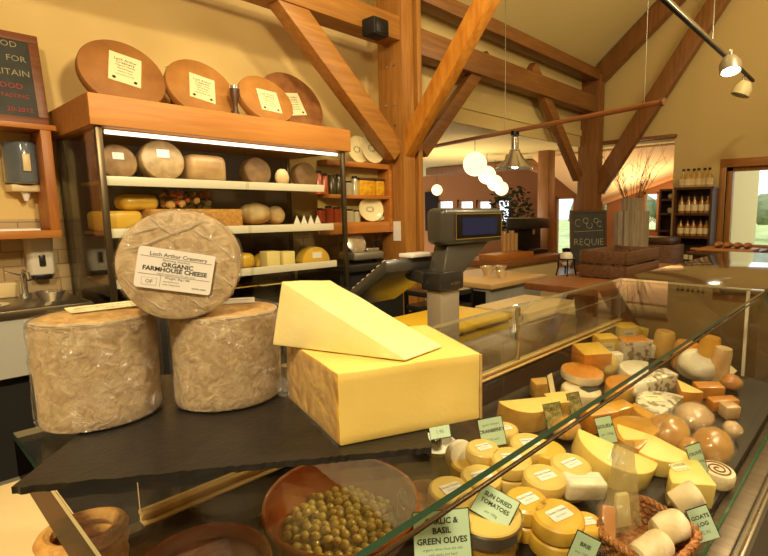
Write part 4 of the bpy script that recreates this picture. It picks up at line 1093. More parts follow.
B().box(lp(GX0 + .005, GY0 - .0045, GZ - .0175), lp(GX1, GY0 + .0015, GZ - .0145), bev=.001).obj('edge_strip', mat('brown_edge_strip', S(92, 74, 52), .25, .7), ct)
# end panes
for x, n in ((GX0, 'end_glass'), (GX1 - .006, 'end_glass')):
    z1 = GZ - .01
    zb_ = lambda y: dz(y) + .012
    b = B()
    if x == GX0:
        b.box(lp(x, GY0 + .004, 1.187), lp(x + .004, GY1, z1))
        b.obj(n, m_smoke, ct)
    else:
        b.hexa([lp(x, FB + .01, FZ), lp(x + .006, FB + .01, FZ), lp(x + .006, GY1, zb_(GY1)), lp(x, GY1, zb_(GY1)), lp(x, GY0, z1), lp(x + .006, GY0, z1), lp(x + .006, GY1, z1), lp(x, GY1, z1)])
        b.obj(n, m_glass, ct)
# deck, ledge, body
b = B().hexa([lp(GX0, .255, dz(.255) - .02), lp(GX1, .255, dz(.255) - .02), lp(GX1, .885, dz(.885) - .02), lp(GX0, .885, dz(.885) - .02), lp(GX0, .255, dz(.255)), lp(GX1, .255, dz(.255)), lp(GX1, .885, dz(.885)), lp(GX0, .885, dz(.885))])
b.obj('deck', mat('dark_display_deck', S(48, 36, 25), .5, col2=S(38, 28, 20), scale=5), ct)
B().box(lp(GX0, .188, FZ - .03), lp(GX1, .25, FZ - .004), bev=.004).obj('front_ledge', m_brown_metal, ct)
B().box(lp(GX0, .165, FZ - .035), lp(GX1, .178, FZ - .004), bev=.005).box(lp(GX0, .178, FZ - .05), lp(GX1, .188, FZ - .02)).obj('front_rail', m_alu, ct)
B().box(lp(GX0, .18, .12), lp(GX1, .92, FZ - .04)).obj('base', m_brown_metal, ct)
B().box(lp(GX0 + .03, .22, 0), lp(GX1 - .03, .88, .12)).obj('plinth', m_blackm, ct)
B().box(lp(.25, .885, 1.044), lp(GX1, .91, 1.05), bev=.003).box(lp(.25, .897, 1.050), lp(GX1, .906, 1.057), bev=.001).box(lp(.25, .89, 1.057), lp(GX1, .912, 1.065), bev=.002).obj('rear_sill', mat('yellow_wood_sill', S(222, 190, 124), .4, col2=S(206, 168, 98), scale=5, stretch=(1, 8, 8)), ct)
B().box(lp(GX0, .89, .84), lp(GX1, .92, 1.04)).obj('rear_panel', m_chard, ct)
b = B().box(lp(.25, .898, 1.066), lp(GX1 - .01, .903, 1.17))
for f in b.bm.faces:
    f.normal_update()
    if abs(f.normal.y) < .5: f.material_index = 1
b.obj('rear_glass', [m_glass, mat('pale_glass_edge', S(196, 180, 140), .2, coat=1)], ct)
for i in range(2):
    x = GX1 - .02 if i else 1.35
    B().box(lp(x, .893, 1.065), lp(x + .014, .907, GZ - .009), bev=.002).obj('rear_post', m_alu if not i else m_steelm, ct)
B().box(lp(1.345, .885, 1.185), lp(1.37, .893, 1.215), bev=.003).obj('glass_clip', m_chrome, ct)
B().box(lp(GX1 - .02, .385, dz(.4)), lp(GX1 - .008, .397, GZ - .01), bev=.002).obj('front_post', m_whitep, ct)

tag(B().box((-.9, 1.5, 0), (2.6, 3.6, .012), bev=.004).obj('floor_shade_sheet', mat('floor_shade_black', S(24, 23, 22), .7), loc=(0, 0, 0)), 'added dark sheet for the shade on the staff side floor behind the cheese counter', 'shade sheet')  # added dark sheet stands in for shade on the aisle floor
# cream worktop on the staff side, left
o = thing('cream_worktop', 'cream worktop on the staff side at the left end of the cheese counter', 'worktop', (-.9, .95, 0))
B().box((0, 0, .92), (1.12, .5, .96), bev=.006).obj('worktop', m_cream, o)
B().box((.02, .03, 0), (1.09, .47, .92)).obj('cupboard', m_cream, o)
def basket(name, label, loc, rx, ry, h, m, rot=(0, 0, 0), rows=6, thick=.009, square=False, strands=1):
    o = thing(name, label, 'basket', loc, rot)
    b = B(); n = 56
    def ring(k, sc_, z, ph):
        pts = []
        for i in range(n):
            a = 2 * math.pi * i / n; ca, sa = math.cos(a), math.sin(a)
            if square:
                p_ = 5; q_ = (abs(ca) ** p_ + abs(sa) ** p_) ** (-1 / p_)
            else: q_ = 1
            wv = .18 * thick * (1 if (i + ph) % 2 else -1) * 3
            pts.append(((rx * sc_ + wv) * ca * q_, (ry * sc_ + wv) * sa * q_, z))
        return pts
    for k in range(rows): b.tube(ring(k, .86 + .14 * k / (rows - 1), thick + (h - thick) * k / (rows - 1), k), thick, 6, closed=True)
    b.obj('woven_wall', m, o)
    b = B()
    for s in (0, 1):
        pts = []
        for i in range(n * 2):
            a = math.pi * i / n; ca, sa = math.cos(a), math.sin(a)
            q_ = (abs(ca) ** 5 + abs(sa) ** 5) ** (-.2) if square else 1
            w_ = math.sin(a * 22 + s * math.pi) * thick * .7; v_ = math.cos(a * 22 + s * math.pi) * thick * .7
            pts.append(((rx + w_) * ca * q_, (ry + w_) * sa * q_, h + v_))
        b.tube(pts, thick * .85, 6, closed=True)
    b.obj('braided_rim', m, o)
    b = B(); pts = []
    for i in range(n):
        a = 2 * math.pi * i / n; ca, sa = math.cos(a), math.sin(a); q_ = (abs(ca) ** 5 + abs(sa) ** 5) ** (-.2) if square else 1
        pts.append((rx * .86 * ca * q_, ry * .86 * sa * q_))
    b.prism(pts, .0, thick); b.obj('bottom', m, o)
    return o
# coiled bread basket at the left end, on the cream worktop
BKR = .046; BKP = Vector((.160, .834, 0))
bk = thing('coiled_basket', 'coiled honey-coloured basket below the left tip of the dark slate', 'basket', (BKP.x, BKP.y, dz(BKP.y) + .004))
b = B()
for k in range(7):
    r = BKR * (.79 + .03 * k)
    b.tube([(r * math.cos(t * math.pi / 24), r * math.sin(t * math.pi / 24), .011 + .021 * k) for t in range(48)], .0105, 8, closed=True)
b.obj('coiled_wall', m_wicker, bk)
b = B()
for k in range(2): b.tube([((.012 + .02 * k) * math.cos(t * math.pi / 24), (.012 + .02 * k) * math.sin(t * math.pi / 24), .011) for t in range(48)], .0115, 8, closed=True)
b.obj('coiled_bottom', m_wicker, bk)

# ------------------------------------------------------------------ slate and the hero cheeses
zs0, zs1 = GZ + .001, GZ + .009
FL, FR = onz(10, 488, zs1), onz(432, 447, zs1)
fx = (FR - FL); fx.z = 0; fl = fx.length; fx.normalize(); fy = Vector((-fx.y, fx.x, 0))
sl = thing('slate_slab', 'dark slate serving board lying on the glass counter top under the big cheeses', 'board', (FL.x, FL.y, zs0), (0, 0, math.atan2(fx.y, fx.x)))
random.seed(2); b = B(); pts = []
dep = .385
n = 90
for i in range(n): pts.append((fl * i / n, random.uniform(-.002, .002)))
for i in range(30): pts.append((fl + random.uniform(-.001, .001) , dep * i / 30))
for i in range(n): pts.append((fl * (1 - i / n), dep + random.uniform(-.0015, .0015)))
for i in range(30): pts.append((random.uniform(-.001, .001), dep * (1 - i / 30)))
b.prism(pts, 0, .008); b.obj('slate', m_slate, sl)
def film_disc(o, r, h, off=.0022, name='cling_film', lump=.0016, seed=1, m=None, dome=0):
    n, k = 168, 40
    rings = []
    prof = [(r * f, 0) for f in (.3, .6, .9)] + [(r, .006)] + [(r, h * i / k) for i in range(1, k)] + [(r, h - .006)] + [(r * f, h + dome * (1 - f * f)) for f in (.94, .8, .6, .3)]
    b = B(); b.lathe([(0, -off * .4)] + [(x + off, z if 0 < z < h else (z + (off if z >= h else -off * .2))) for x, z in prof] + [(0, h + off + dome)], n)
    for v in b.bm.verts:
        d = Vector((v.co.x, v.co.y, 0)); nn = (1 - abs(noise.noise(v.co * 22 + Vector((seed, 0, 0)))) * 2.2) ** 3 + .6 * (1 - abs(noise.noise(v.co * 55 + Vector((seed, 5, 0)))) * 2.2) ** 3
        if 0.004 < v.co.z < h - .004 and d.length > 1e-5: v.co += d.normalized() * abs(nn) * lump
        elif v.co.z >= h - .004: v.co.z += abs(nn) * lump
    return b.obj(name, m or m_film, o, ang=60)
def drum(name, label, x, y, r, h, z, seed):
    o = thing(name, label, 'cheese', (x, y, z), None, 'wrapped organic farmhouse cheeses')
    b = B(); e = .008
    b.lathe([(0, 0), (r - e, 0), (r - .002, .003), (r, e)] + [(r, h * i / 8) for i in range(1, 8)] + [(r, h - e), (r - .002, h - .002), (r - e, h), (r * .5, h + .004), (0, h + .005)], 64, mis=[0] * 13 + [1, 1])
    for v in b.bm.verts:
        d = Vector((v.co.x, v.co.y, 0)).normalized()
        v.co += d * .0022 * noise.noise(v.co * 14 + Vector((seed, 3, 1)))
    b.obj('rind', [m_rind, m_rindtop], o)
    return o
zS = zs1 + .0004
A = drum('wrapped_cheese', 'film-wrapped mottled cheese drum at the left end of the slate, label on its top', .205, .858, .0752, .149, zS, 1)
B_ = drum('wrapped_cheese', 'film-wrapped mottled cheese drum standing in the middle of the slate, behind the yellow block', .359, .787, .0778, .142, zS, 5)
film_disc(A, .0758, .149, off=.001, seed=1, dome=.0055, lump=.0022); film_disc(B_, .0784, .142, off=.001, seed=7, dome=.0055, lump=.0022)
def label_sheet(o, Mx, w, h, lines, m=m_paper, name='paper_label', rules=(), thick=.0008, extra=None):
    b = B()
    pts = []
    cr = .004
    for (cx_, cy_, a0) in ((w / 2 - cr, h / 2 - cr, 0), (-w / 2 + cr, h / 2 - cr, 90), (-w / 2 + cr, -h / 2 + cr, 180), (w / 2 - cr, -h / 2 + cr, 270)):
        for k in range(4): pts.append((cx_ + cr * math.cos(R(a0 + k * 30)), cy_ + cr * math.sin(R(a0 + k * 30))))
    b.prism(pts, 0, thick, 0, Mx=Mx)
    for s, sz, y, mi, bold, x, al in lines: b.text(s, sz, Mx @ T((x, y, thick + .0002)), mi, bold, al)
    for y, x0, x1 in rules: b.box((x0, y - .0003, thick), (x1, y + .0003, thick + .0002), 2, Mx=Mx)
    if extra: extra(b, Mx, thick)
    return b.obj(name, [m, m_ink, m_inkg], o, ang=20)
label_sheet(A, T((.02, .014, .1555)) @ Matrix.Rotation(R(-4), 4, 'Z'), .095, .055, [('ORGANIC FARMHOUSE CHEESE', .0052, .008, 1, .02, 0, 'CENTER'), ('weight        kg', .005, -.004, 2, 0, 0, 'CENTER'), ('||| || |||| | |||', .009, -.017, 2, 0, .012, 'CENTER')], m_cpaper)
label_sheet(B_, T((.012, .032, .1475)) @ Matrix.Rotation(R(-28), 4, 'Z'), .095, .055, [('ORGANIC FARMHOUSE CHEESE', .0052, .008, 1, .02, 0, 'CENTER'), ('weight        kg', .005, -.004, 2, 0, 0, 'CENTER')])
# upright wheel
ztop = zS + .1395
cC = Vector((.281, .748, 0)); rC, hC = .0768, .096
fd = Vector((-.56, -1, 0)).normalized()     # where the labelled face looks
fr_ = Vector((-fd.y, fd.x, 0)); 
xl = Vector((fd.y, -fd.x, 0)); xl = -xl if xl.x < 0 else xl
o = thing('wrapped_cheese', 'film-wrapped cheese wheel standing upright on the two drums, large white label facing the camera', 'cheese', (cC.x, cC.y, ztop + rC + .002), None, 'wrapped organic farmhouse cheeses')
Mf = frame((0, 0, 0), xl, (0, 0, 1))
b = B(); e = .007
b.lathe([(0, -hC), (rC - e, -hC), (rC, -hC + e)] + [(rC, -hC + hC * i / 6) for i in range(1, 6)] + [(rC, -e), (rC - .002, -.002), (rC - e, 0), (rC * .5, 0), (0, 0)], 64)
b.bm.verts.ensure_lookup_table()
for v in b.bm.verts: v.co += Vector((v.co.x, v.co.y, 0)).normalized() * .0018 * noise.noise(v.co * 18 + Vector((9, 0, 0))) if Vector((v.co.x, v.co.y, 0)).length > 1e-4 else Vector()
bmesh.ops.transform(b.bm, matrix=Mf, verts=b.bm.verts[:])
b.obj('rind', m_rind, o)
def organic(b, Mx, th_):
    b.box((-.0385, -.0235, th_), (-.0205, -.0135, th_ + .0002), 2, Mx=Mx)
    b.box((-.0382, -.0232, th_ + .0001), (-.0208, -.0138, th_ + .0003), 0, Mx=Mx)
    b.text('OF', .007, Mx @ T((-.0295, -.0185, th_ + .0005)), 2, 0)
    b.box((-.0165, -.0245, th_), (-.0161, -.009, th_ + .0002), 2, Mx=Mx)
lw, lh = .094, .056
Lm = Mf @ T((-.004, -.006, .0030)) @ Matrix.Rotation(R(-11.5), 4, 'Z')
lab = label_sheet(o, Lm, lw, lh, [('Loch Arthur Creamery', .0075, .0195, 1, .004, .002, 'CENTER'), ('Beeswing, Dumfries', .0042, .0125, 2, 0, .0, 'CENTER'), ('ORGANIC', .0085, .0062, 1, .028, .002, 'CENTER'), ('FARMHOUSE CHEESE', .0084, -.0008, 1, .028, .0, 'CENTER'), ('organic unpasteurised milk, salt, rennet', .003, -.0063, 2, 0, .002, 'CENTER'), ('Weight: 3kg / 6lb', .0044, -.0115, 1, 0, .004, 'CENTER'), ('best before end', .003, -.0165, 2, 0, -.013, 'LEFT'), ('keep refrigerated', .003, -.0205, 2, 0, -.013, 'LEFT'), ('not for resale', .0032, -.0215, 1, .01, .032, 'CENTER')], m_paper, rules=((.0155, -.044, .044), (-.0087, -.044, .044)), extra=organic)
b = B()
Fm = Mf @ T((0, 0, -hC))
o2 = film_disc(o, rC + .0006, hC, off=.0008, seed=3, m=film('crinkled_cling_film', fac=.06, rough=.12, bump=1, scale=26, gain=.5))
o2.data.transform(Fm)
random.seed(8); FO = []
for (p0, p1) in (((-.06, .025), (-.005, .045)), ((-.005, .045), (.035, .062)), ((-.03, .068), (-.006, .044)), ((.05, .03), (.066, .012)), ((-.068, -.01), (-.05, -.035)), ((.01, -.045), (.03, -.062)), ((.055, -.02), (.068, -.03)), ((-.05, .048), (-.02, .058)), ((.02, .05), (.045, .035)), ((-.04, -.045), (-.02, -.06))):
    FO.append([Mf @ Vector((p0[0] + (p1[0] - p0[0]) * k / 6 + random.uniform(-.001, .001), p0[1] + (p1[1] - p0[1]) * k / 6 + random.uniform(-.001, .001), .0014 + .0012 * math.sin(k * math.pi / 6))) for k in range(7)])
WH = o
def glints(o, segs, lift=.0016, rad=.0006, name='film_glint'):
    for pts in segs:
        n = len(pts); b = B()
        b.tube(pts, [rad * (.3 + math.sin(math.pi * (k + .5) / n)) for k in range(n)], 6)
        b.obj(name, m_glint, o)
m_glint = film('film_glint_strand', fac=.3, rough=.14, bump=0, milk=.3)  # bright crinkle highlights of the film, shaped as pale milky strands
random.seed(31)
for o_, r_, h_ in ((A, .0768, .149), (B_, .0794, .142)):
    segs = []
    for i in range(0):
        a0 = R(random.uniform(150, 330)); z0_ = random.uniform(.02, .9) * h_; da = random.uniform(-.25, .25); dz_ = random.uniform(-.045, .02)
        segs.append([((r_ + .0012) * math.cos(a0 + da * k / 6), (r_ + .0012) * math.sin(a0 + da * k / 6), min(h_ - .002, max(.004, z0_ + dz_ * k / 6 + random.uniform(-.0012, .0012)))) for k in range(7)])
    for i in range(5):
        a0 = R(random.uniform(160, 340)); da = random.uniform(.15, .5)
        segs.append([((r_ - .0012) * math.cos(a0 + da * k / 6), (r_ - .0012) * math.sin(a0 + da * k / 6), h_ + .0006) for k in range(7)])
    glints(o_, segs)
glints(WH, FO)
# gathered film tail at the foot of the middle drum
ft = B(); tdir = Vector((.045, -.055, 0)).normalized(); sd_ = Vector((-tdir.y, tdir.x, 0))
for k in range(3):
    q0 = tdir * .078 + sd_ * (k - 1) * .008 + Vector((0, 0, .004)); q1 = tdir * .092 + sd_ * (k - 1) * .012 + Vector((0, 0, .001 + .012 * (k == 1)))
    ft.hexa([q0, q0 + sd_ * .009, q1 + sd_ * .011, q1, q0 + Vector((0, 0, .03)), q0 + sd_ * .009 + Vector((0, 0, .026)), q1 + sd_ * .011 + Vector((0, 0, .003)), q1 + Vector((0, 0, .003))])
ft.obj('film_tail', m_filmc, B_)
# yellow cut block
def P3(v): return Vector(v)
Fc, Rc, Lc = onz(340, 447, zS), onz(480, 419, zS), onz(288, 398, zS)
ex = (Rc - Fc); ex.z = 0; exl = ex.length; ex.normalize(); ey = Vector((-ex.y, ex.x, 0)); eyl = (Lc - Fc).length * .98; shx = (Lc - Fc).dot(ex)
hb_ = .0955
bl = thing('cut_cheese_block', 'big pale yellow cut cheese block with an amber rind side, right end of the slate', 'cheese', (Fc.x, Fc.y, zS), (0, 0, math.atan2(ex.y, ex.x)))
b = B().box((0, 0, 0), (exl, eyl, hb_), bev=.003, seg=2)
for f in b.bm.faces:
    f.normal_update()
    c_ = f.calc_center_median()
    if f.normal.x < -.5: f.material_index = 1
bmesh.ops.subdivide_edges(b.bm, edges=[e for e in b.bm.edges if e.calc_length() > .05], cuts=8, use_grid_fill=True)
for v in b.bm.verts:
    v.co += Vector((.0012 * noise.noise(v.co * 20), .0012 * noise.noise(v.co * 20 + Vector((5, 0, 0))), .0014 * noise.noise(v.co * 16 + Vector((0, 9, 0))) if v.co.z > .02 else 0))
for v in b.bm.verts: v.co.x += shx * v.co.y / eyl * (1 - min(1, max(0, v.co.x / exl)))
b.obj('cheese', [m_ched, m_wax], bl)
b = B().box((exl + .0002, .0, .0), (exl + .004, eyl, hb_ - .002), bev=.001)
b.obj('rind_edge', mat('pale_rind_edge', S(206, 176, 112), .5, col2=S(176, 136, 80), scale=40), bl)
t = bmesh.new(); bmesh.ops.create_grid(t, x_segments=24, y_segments=24, size=.5)
b = B()
for v in t.verts:
    y_, z_ = (v.co.x + .5) * eyl, (v.co.y + .5) * hb_
    v.co = Vector((shx * y_ / eyl - .0025 - .003 * abs(noise.noise(Vector((y_, z_, 0)) * 40)), y_, z_))
b.merge(t); b.obj('plastic_wrap', m_filmc, bl)
# wedge on top
zt_ = zS + hb_ + .0018
wA, wB, wC = onz(272, 345, zt_), onz(405, 361.5, zt_), onz(443, 347.5, zt_)
def up_at(px, py, base):
    r_ = ray(px, py); d_ = math.hypot(base.x, base.y); k = d_ / math.hypot(r_.x, r_.y); return EYEV + r_ * k
wTf = up_at(281.5, 281, wA * .992)
back = (wC - wB); back.z = 0
bk2 = Vector((.095, .075, 0))
wA2 = wA + bk2
wTb = Vector((wTf.x, wTf.y, wTf.z)) + bk2 * .95
tb = onz(330, 279.5, wTf.z - .0005)
# keep the back edge at a plausible distance behind the front edge
wTb = up_at(330, 279.5, wA + Vector((.085, .045, 0)))
wA2 = Vector((wTb.x + .004, wTb.y + .006, zt_))
org = wA.copy()
wd_ = thing('cheese_wedge', 'pale cheese wedge lying on the big yellow block, thin end pointing right', 'cheese', org)
b = B()
tip = .004
v8 = [wA, wB, wC, wA2, wTf, wB + Vector((-.001, .001, tip)), wC + Vector((-.002, .001, tip)), wTb]
b.hexa([v - org for v in v8], bev=.0025)
bmesh.ops.subdivide_edges(b.bm, edges=[e for e in b.bm.edges if e.calc_length() > .03], cuts=10, use_grid_fill=True)
for v in b.bm.verts:
    f_ = Vector((.0012 * noise.noise(v.co * 24), .0012 * noise.noise(v.co * 24 + Vector((3, 0, 0))), .0016 * noise.noise(v.co * 18))) 
    if v.co.z > .006: v.co += f_
b.obj('cheese', m_ched2, wd_)
# next section of the counter, glossy dark top
o = thing('dark_counter', 'glossy dark-topped counter section joining the far end of the glass counter', 'counter', (GX1 + .015, GY0, 0))
B().box((0, 0, GZ - .03), (1.9, .567, GZ), bev=.003).obj('top', mat('glossy_dark_top', S(66, 50, 34), .04, coat=1), o)
B().box((.02, .02, 0), (1.88, .55, GZ - .03)).obj('cabinet_body', m_dkw, o)
# ------------------------------------------------------------------ inside the display counter
def onh(px, py, h):
    """point h above the sloping deck"""
    d = ray(px, py); k = (.88 - .14 * .24 + h - EYE) / (d.z - .14 * d.y); return EYEV + d * k
ROTD = (SL, 0, 0)
m_d1 = mat('ivory_cheese_rind', S(228, 200, 116), .5, col2=S(218, 184, 92), scale=14, bump=.1, bscale=70, coat=.25)
m_d2 = mat('yellow_wax_rind', S(226, 184, 70), .42, col2=S(214, 166, 54), scale=14, bump=.1, bscale=60, coat=.35)
m_d3 = mat('orange_rind', S(200, 124, 40), .42, col2=S(214, 146, 58), scale=10, bump=.15, bscale=40, coat=.4)
m_d4 = mat('white_bloomy_rind', S(232, 216, 178), .55, col2=S(212, 188, 142), scale=18, bump=.25, bscale=50)
m_d5 = mat('ochre_rind', S(188, 138, 60), .4, col2=S(214, 170, 88), scale=16, bump=.3, bscale=40, coat=.5)
m_wrapw = mat('white_cheese_paper', S(236, 228, 204), .4, col2=S(222, 208, 172), scale=9, bump=.5, bscale=24, coat=.2)
m_pr = mat('printed_wrap', S(226, 216, 190), .35, col2=S(150, 136, 104), scale=46, bump=.4, bscale=30, coat=.4, lo=.52, hi=.56)
m_gou = mat('amber_wrapped_cheese', S(192, 130, 38), .25, col2=S(216, 166, 66), scale=7, bump=.4, bscale=18, coat=.8)
m_pink = mat('pink_ham_cheese', S(226, 196, 146), .35, col2=S(204, 150, 96), scale=9, bump=.2, coat=.6)
m_flav = mat('herbed_cream_cheese', S(226, 206, 142), .5, col2=S(120, 96, 40), scale=60, lo=.56, hi=.66)
gd = 'small round cheeses in the display counter'
def up_z(p, h): return Vector((p.x, p.y, dz(p.y) + h))
def disc(px, py, wpx, n, hh, m, label, grp=gd, lab=True, labcol=None, name='round_cheese', lower=None, ldx=0, ldy=0):
    """a stack of n; px, py is the middle of the topmost face"""
    p = onh(px, py, n * hh); r = span(wpx, p) / 2
    for k in range(n):
        top = k == n - 1
        nv = Vector((0, -math.sin(SL), math.cos(SL)))
        base = Vector((p.x, p.y, dz(p.y))) + nv * (k * (hh + .0006) + .001)
        o = thing(name, label, 'cheese', base, ROTD, grp)
        if not top: o['label'] = 'lower cheese directly under the ' + label.split(',')[0]
        B().lathe([(0, 0), (r * .86, 0), (r * .97, hh * .12), (r, hh * .3), (r, hh * .7), (r * .97, hh * .88), (r * .86, hh), (0, hh)], 32).obj('cheese', m, o)
        if top and lab:
            label_sheet(o, T((ldx, ldy - r * .02, hh + .0006)) @ Matrix.Rotation(R(-24 + 10 * math.sin(px)), 4, 'Z'), r * .95, r * .62, [('Goats Cheese', r * .16, r * .12, 1, .01, 0, 'CENTER'), ('best before', r * .11, -r * .1, 2, 0, 0, 'CENTER')], labcol or m_paper)
    return p, r
disc(554, 512, 54, 2, .036, m_d2, 'yellow round cheese with a white label at the bottom edge, near the wicker basket')
disc(583, 520, 34, 2, .030, m_d2, 'yellow labelled cheese peeping out behind the front round, beside the basket corner', lab=True)
disc(541, 474, 44, 2, .034, m_d1, 'ivory round with a label, left of the white wrapped log')
disc(567, 462, 42, 2, .036, m_d1, 'pale round with label behind the white wrapped log')
disc(508, 456, 42, 2, .034, m_d1, 'pale round seen between the two dark edge lines, right of the cranberry ticket')
disc(526, 441, 40, 2, .036, m_d1, 'pale flat round close to the glass edge, behind the ivory round')
disc(448, 487, 46, 2, .030, m_d1, 'broad ivory round with a label, left of the glass edge near the green olive card')
disc(478, 474, 42, 2, .032, m_d1, 'ivory round under the glass edge, in front of the cranberry ticket')
disc(523, 497, 44, 2, .036, m_d2, 'yellow round with a speckled rind behind the jar of tomatoes')
disc(480, 446, 34, 2, .034, m_d1, 'dull ivory round with a label left of the cranberry ticket')
disc(502, 427, 28, 2, .034, m_d1, 'pale round carrying the cranberry ticket')
def tilt_disc(px, py, wpx, h0, m, label, rot, thick=.03):
    p = onh(px, py, h0); r = span(wpx, p) / 2
    o = thing('wrapped_round', label, 'cheese', p, rot, gd)
    B().lathe([(0, -thick / 2), (r * .86, -thick / 2), (r, -thick * .25), (r, thick * .25), (r * .86, thick / 2), (0, thick / 2)], 28).obj('cheese', m, o)
    return o
tilt_disc(460, 455, 30, .035, m_wrapw, 'white film-wrapped round standing on edge just right of the slate', (R(65), R(20), R(-30)), .028)
# white wrapped log
p = onh(583, 486, .05); 
o = thing('wrapped_log', 'white paper-wrapped cheese log lying on two rounds left of the wicker basket', 'cheese', p, (SL, R(8), R(-38)))
B().box((-.047, -.026, -.022), (.047, .026, .022), bev=.009, seg=3).obj('paper_wrap', m_wrapw, o)
B().box((-.034, -.0015, .0215), (.034, .0015, .0232), bev=.0008).obj('folded_seam', m_paper, o)
# --- terracotta dishes
m_yol = m_olive_f
def dish(at, r, label, h=.07):
    p = Vector((at[0], at[1], 0))
    o = thing('terracotta_dish', label, 'dish', Vector((p.x, p.y, dz(p.y) + .004)), ROTD, 'terracotta dishes')
    B().lathe([(0, 0), (r * .8, 0), (r * .95, h * .5), (r, h), (r * .985, h + .004), (r * .95, h + .002), (r * .9, h * .55), (r * .72, .012), (0, .012)], 48).obj('bowl', m_terra, o)
    return p, r, o
p2, r2, d2 = dish((.525, .738), .142, 'round terracotta dish of green olives under the slate', .07)
p1, r1, d1 = dish((.285, .762), .099, 'terracotta dish at the bottom edge, left of the olive dish', .058)
olive = None; random.seed(4)
ol = B().ball((0, 0, 0), .0082, 12, 0, (1, 1, 1.15)).ball((0, 0, .0088), .0022, 6, 1).obj('green_olive', [m_yol, mat('pimento', S(160, 70, 30), .4)])
tag(ol, 'green olive heaped in the round terracotta dish under the slate', 'olive', 'green olives in the terracotta dish')
cnt = 0
for k, lay in enumerate((.70, .55)):
    rr = r2 * lay; n = int(rr / .018) + 1
    for i in range(-n, n + 1):
        for j in range(-n, n + 1):
            x, y = i * .0182 + (.0091 if j % 2 else 0) + random.uniform(-.004, .004), j * .016 + random.uniform(-.003, .003)
            if math.hypot(x, y) > rr: continue
            z = .021 + k * .013 + random.uniform(0, .004)
            loc = Vector((p2.x + x, p2.y + y * math.cos(SL), dz(p2.y + y) + .004 + z))
            rot = (random.uniform(0, 6), random.uniform(0, 6), random.uniform(0, 6))
            if cnt == 0: ol.location = loc; ol.rotation_euler = rot
            else: dup(ol, loc, rot)
            cnt += 1
# film over the olive dish (crinkled, right half) 
t = bmesh.new(); bmesh.ops.create_grid(t, x_segments=30, y_segments=40, size=.5)
kill = []
for v in t.verts:
    x_, y_ = (v.co.x + .5) * r2 * 1.0 + r2 * .12, v.co.y * r2 * 1.9
    if math.hypot(x_, y_) > r2 * .985: kill.append(v)
    v.co = Vector((x_, y_, .074 + .006 * abs(noise.noise(Vector((x_, y_, 0)) * 35)) + .003 * noise.noise(Vector((x_, y_, 2)) * 90)))
bmesh.ops.delete(t, geom=kill, context='VERTS')
b = B(); b.merge(t); b.obj('plastic_film', film('milky_crinkled_film', fac=.12, rough=.15, bump=1, scale=34, milk=.13, gain=.4), d2)
b = B()
# red stew inside the first dish
b.lathe([(0, .04), (r1 * .88, .04)], 40)
b.obj('red_marinade', mat('red_brown_marinade', S(128, 56, 24), .2, col2=S(160, 84, 36), scale=24, bump=.5, bscale=40, coat=.6), d1)
# third dish to the right with a chutney under film
p3 = onh(424, 500, .05)
p3, r3, d3 = dish((p3.x, p3.y), span(60, p3) / 2, 'small terracotta dish under crinkled film beside the green olive card', .05)
d3.location = d3.location + Vector((.0, 0, 0))
b = B().lathe([(0, .034), (r3 * .86, .03)], 36); b.obj('chutney', mat('orange_brown_chutney', S(150, 84, 40), .3, col2=S(190, 128, 72), scale=40, bump=.6, bscale=60, coat=.5), d3)
b = B().lathe([(0, .058), (r3 * .5, .056), (r3 * 1.0, .054)], 40)
for v in b.bm.verts: v.co.z += .004 * noise.noise(v.co * 60)
b.obj('plastic_film', m_filmc, d3)
# black olive bits on white dish just past the slate
o = thing('white_dish', 'small white dish with dark olive, just under the right end of the slate', 'dish', onh(436, 440, .03) - Vector((0, 0, .03 - .002)), ROTD)
B().lathe([(0, 0), (.03, 0), (.05, .022), (.047, .022), (.028, .004), (0, .004)], 28).obj('dish', m_white, o)
p = o.location + Vector((-.0, 0, .02)); tag(B().ball((0, 0, 0), .0155, 12, 0, (1, 1, 1.2)).obj('black_olive', mat('black_olive_skin', S(34, 28, 16), .25, coat=.5), loc=p), 'single black olive in the small white dish by the slate', 'olive')

# --- jar with card
p = onh(481, 509, .105); r = span(70, p) / 2
o = thing('preserving_jar', 'glass jar with a cream lid in the display, card lying on the lid', 'jar', Vector((p.x, p.y, dz(p.y) + .002)), ROTD)
B().lathe([(0, .003), (r * .9, .003), (r * .94, .01), (r * .94, .072), (r * .86, .078), (0, .078)], 32).obj('contents', mat('yellow_pickle', S(206, 160, 60), .3, col2=S(150, 78, 30), scale=50, lo=.55, hi=.62), o)
B().lathe([(0, 0), (r * .96, 0), (r, .01), (r, .074), (r * .92, .082)], 32).obj('glass_body', m_jarglass, o)
B().lathe([(r * .9, .079), (r * 1.035, .079), (r * 1.035, .1), (r * 1.0, .103), (r * .98, .1)], 36).obj('metal_band', m_alu, o)
B().lathe([(r * .98, .101), (r * .94, .104), (0, .105)], 36).obj('lid', mat('cream_lid', S(226, 196, 110), .35, col2=S(220, 188, 100), scale=3), o)
JT = o
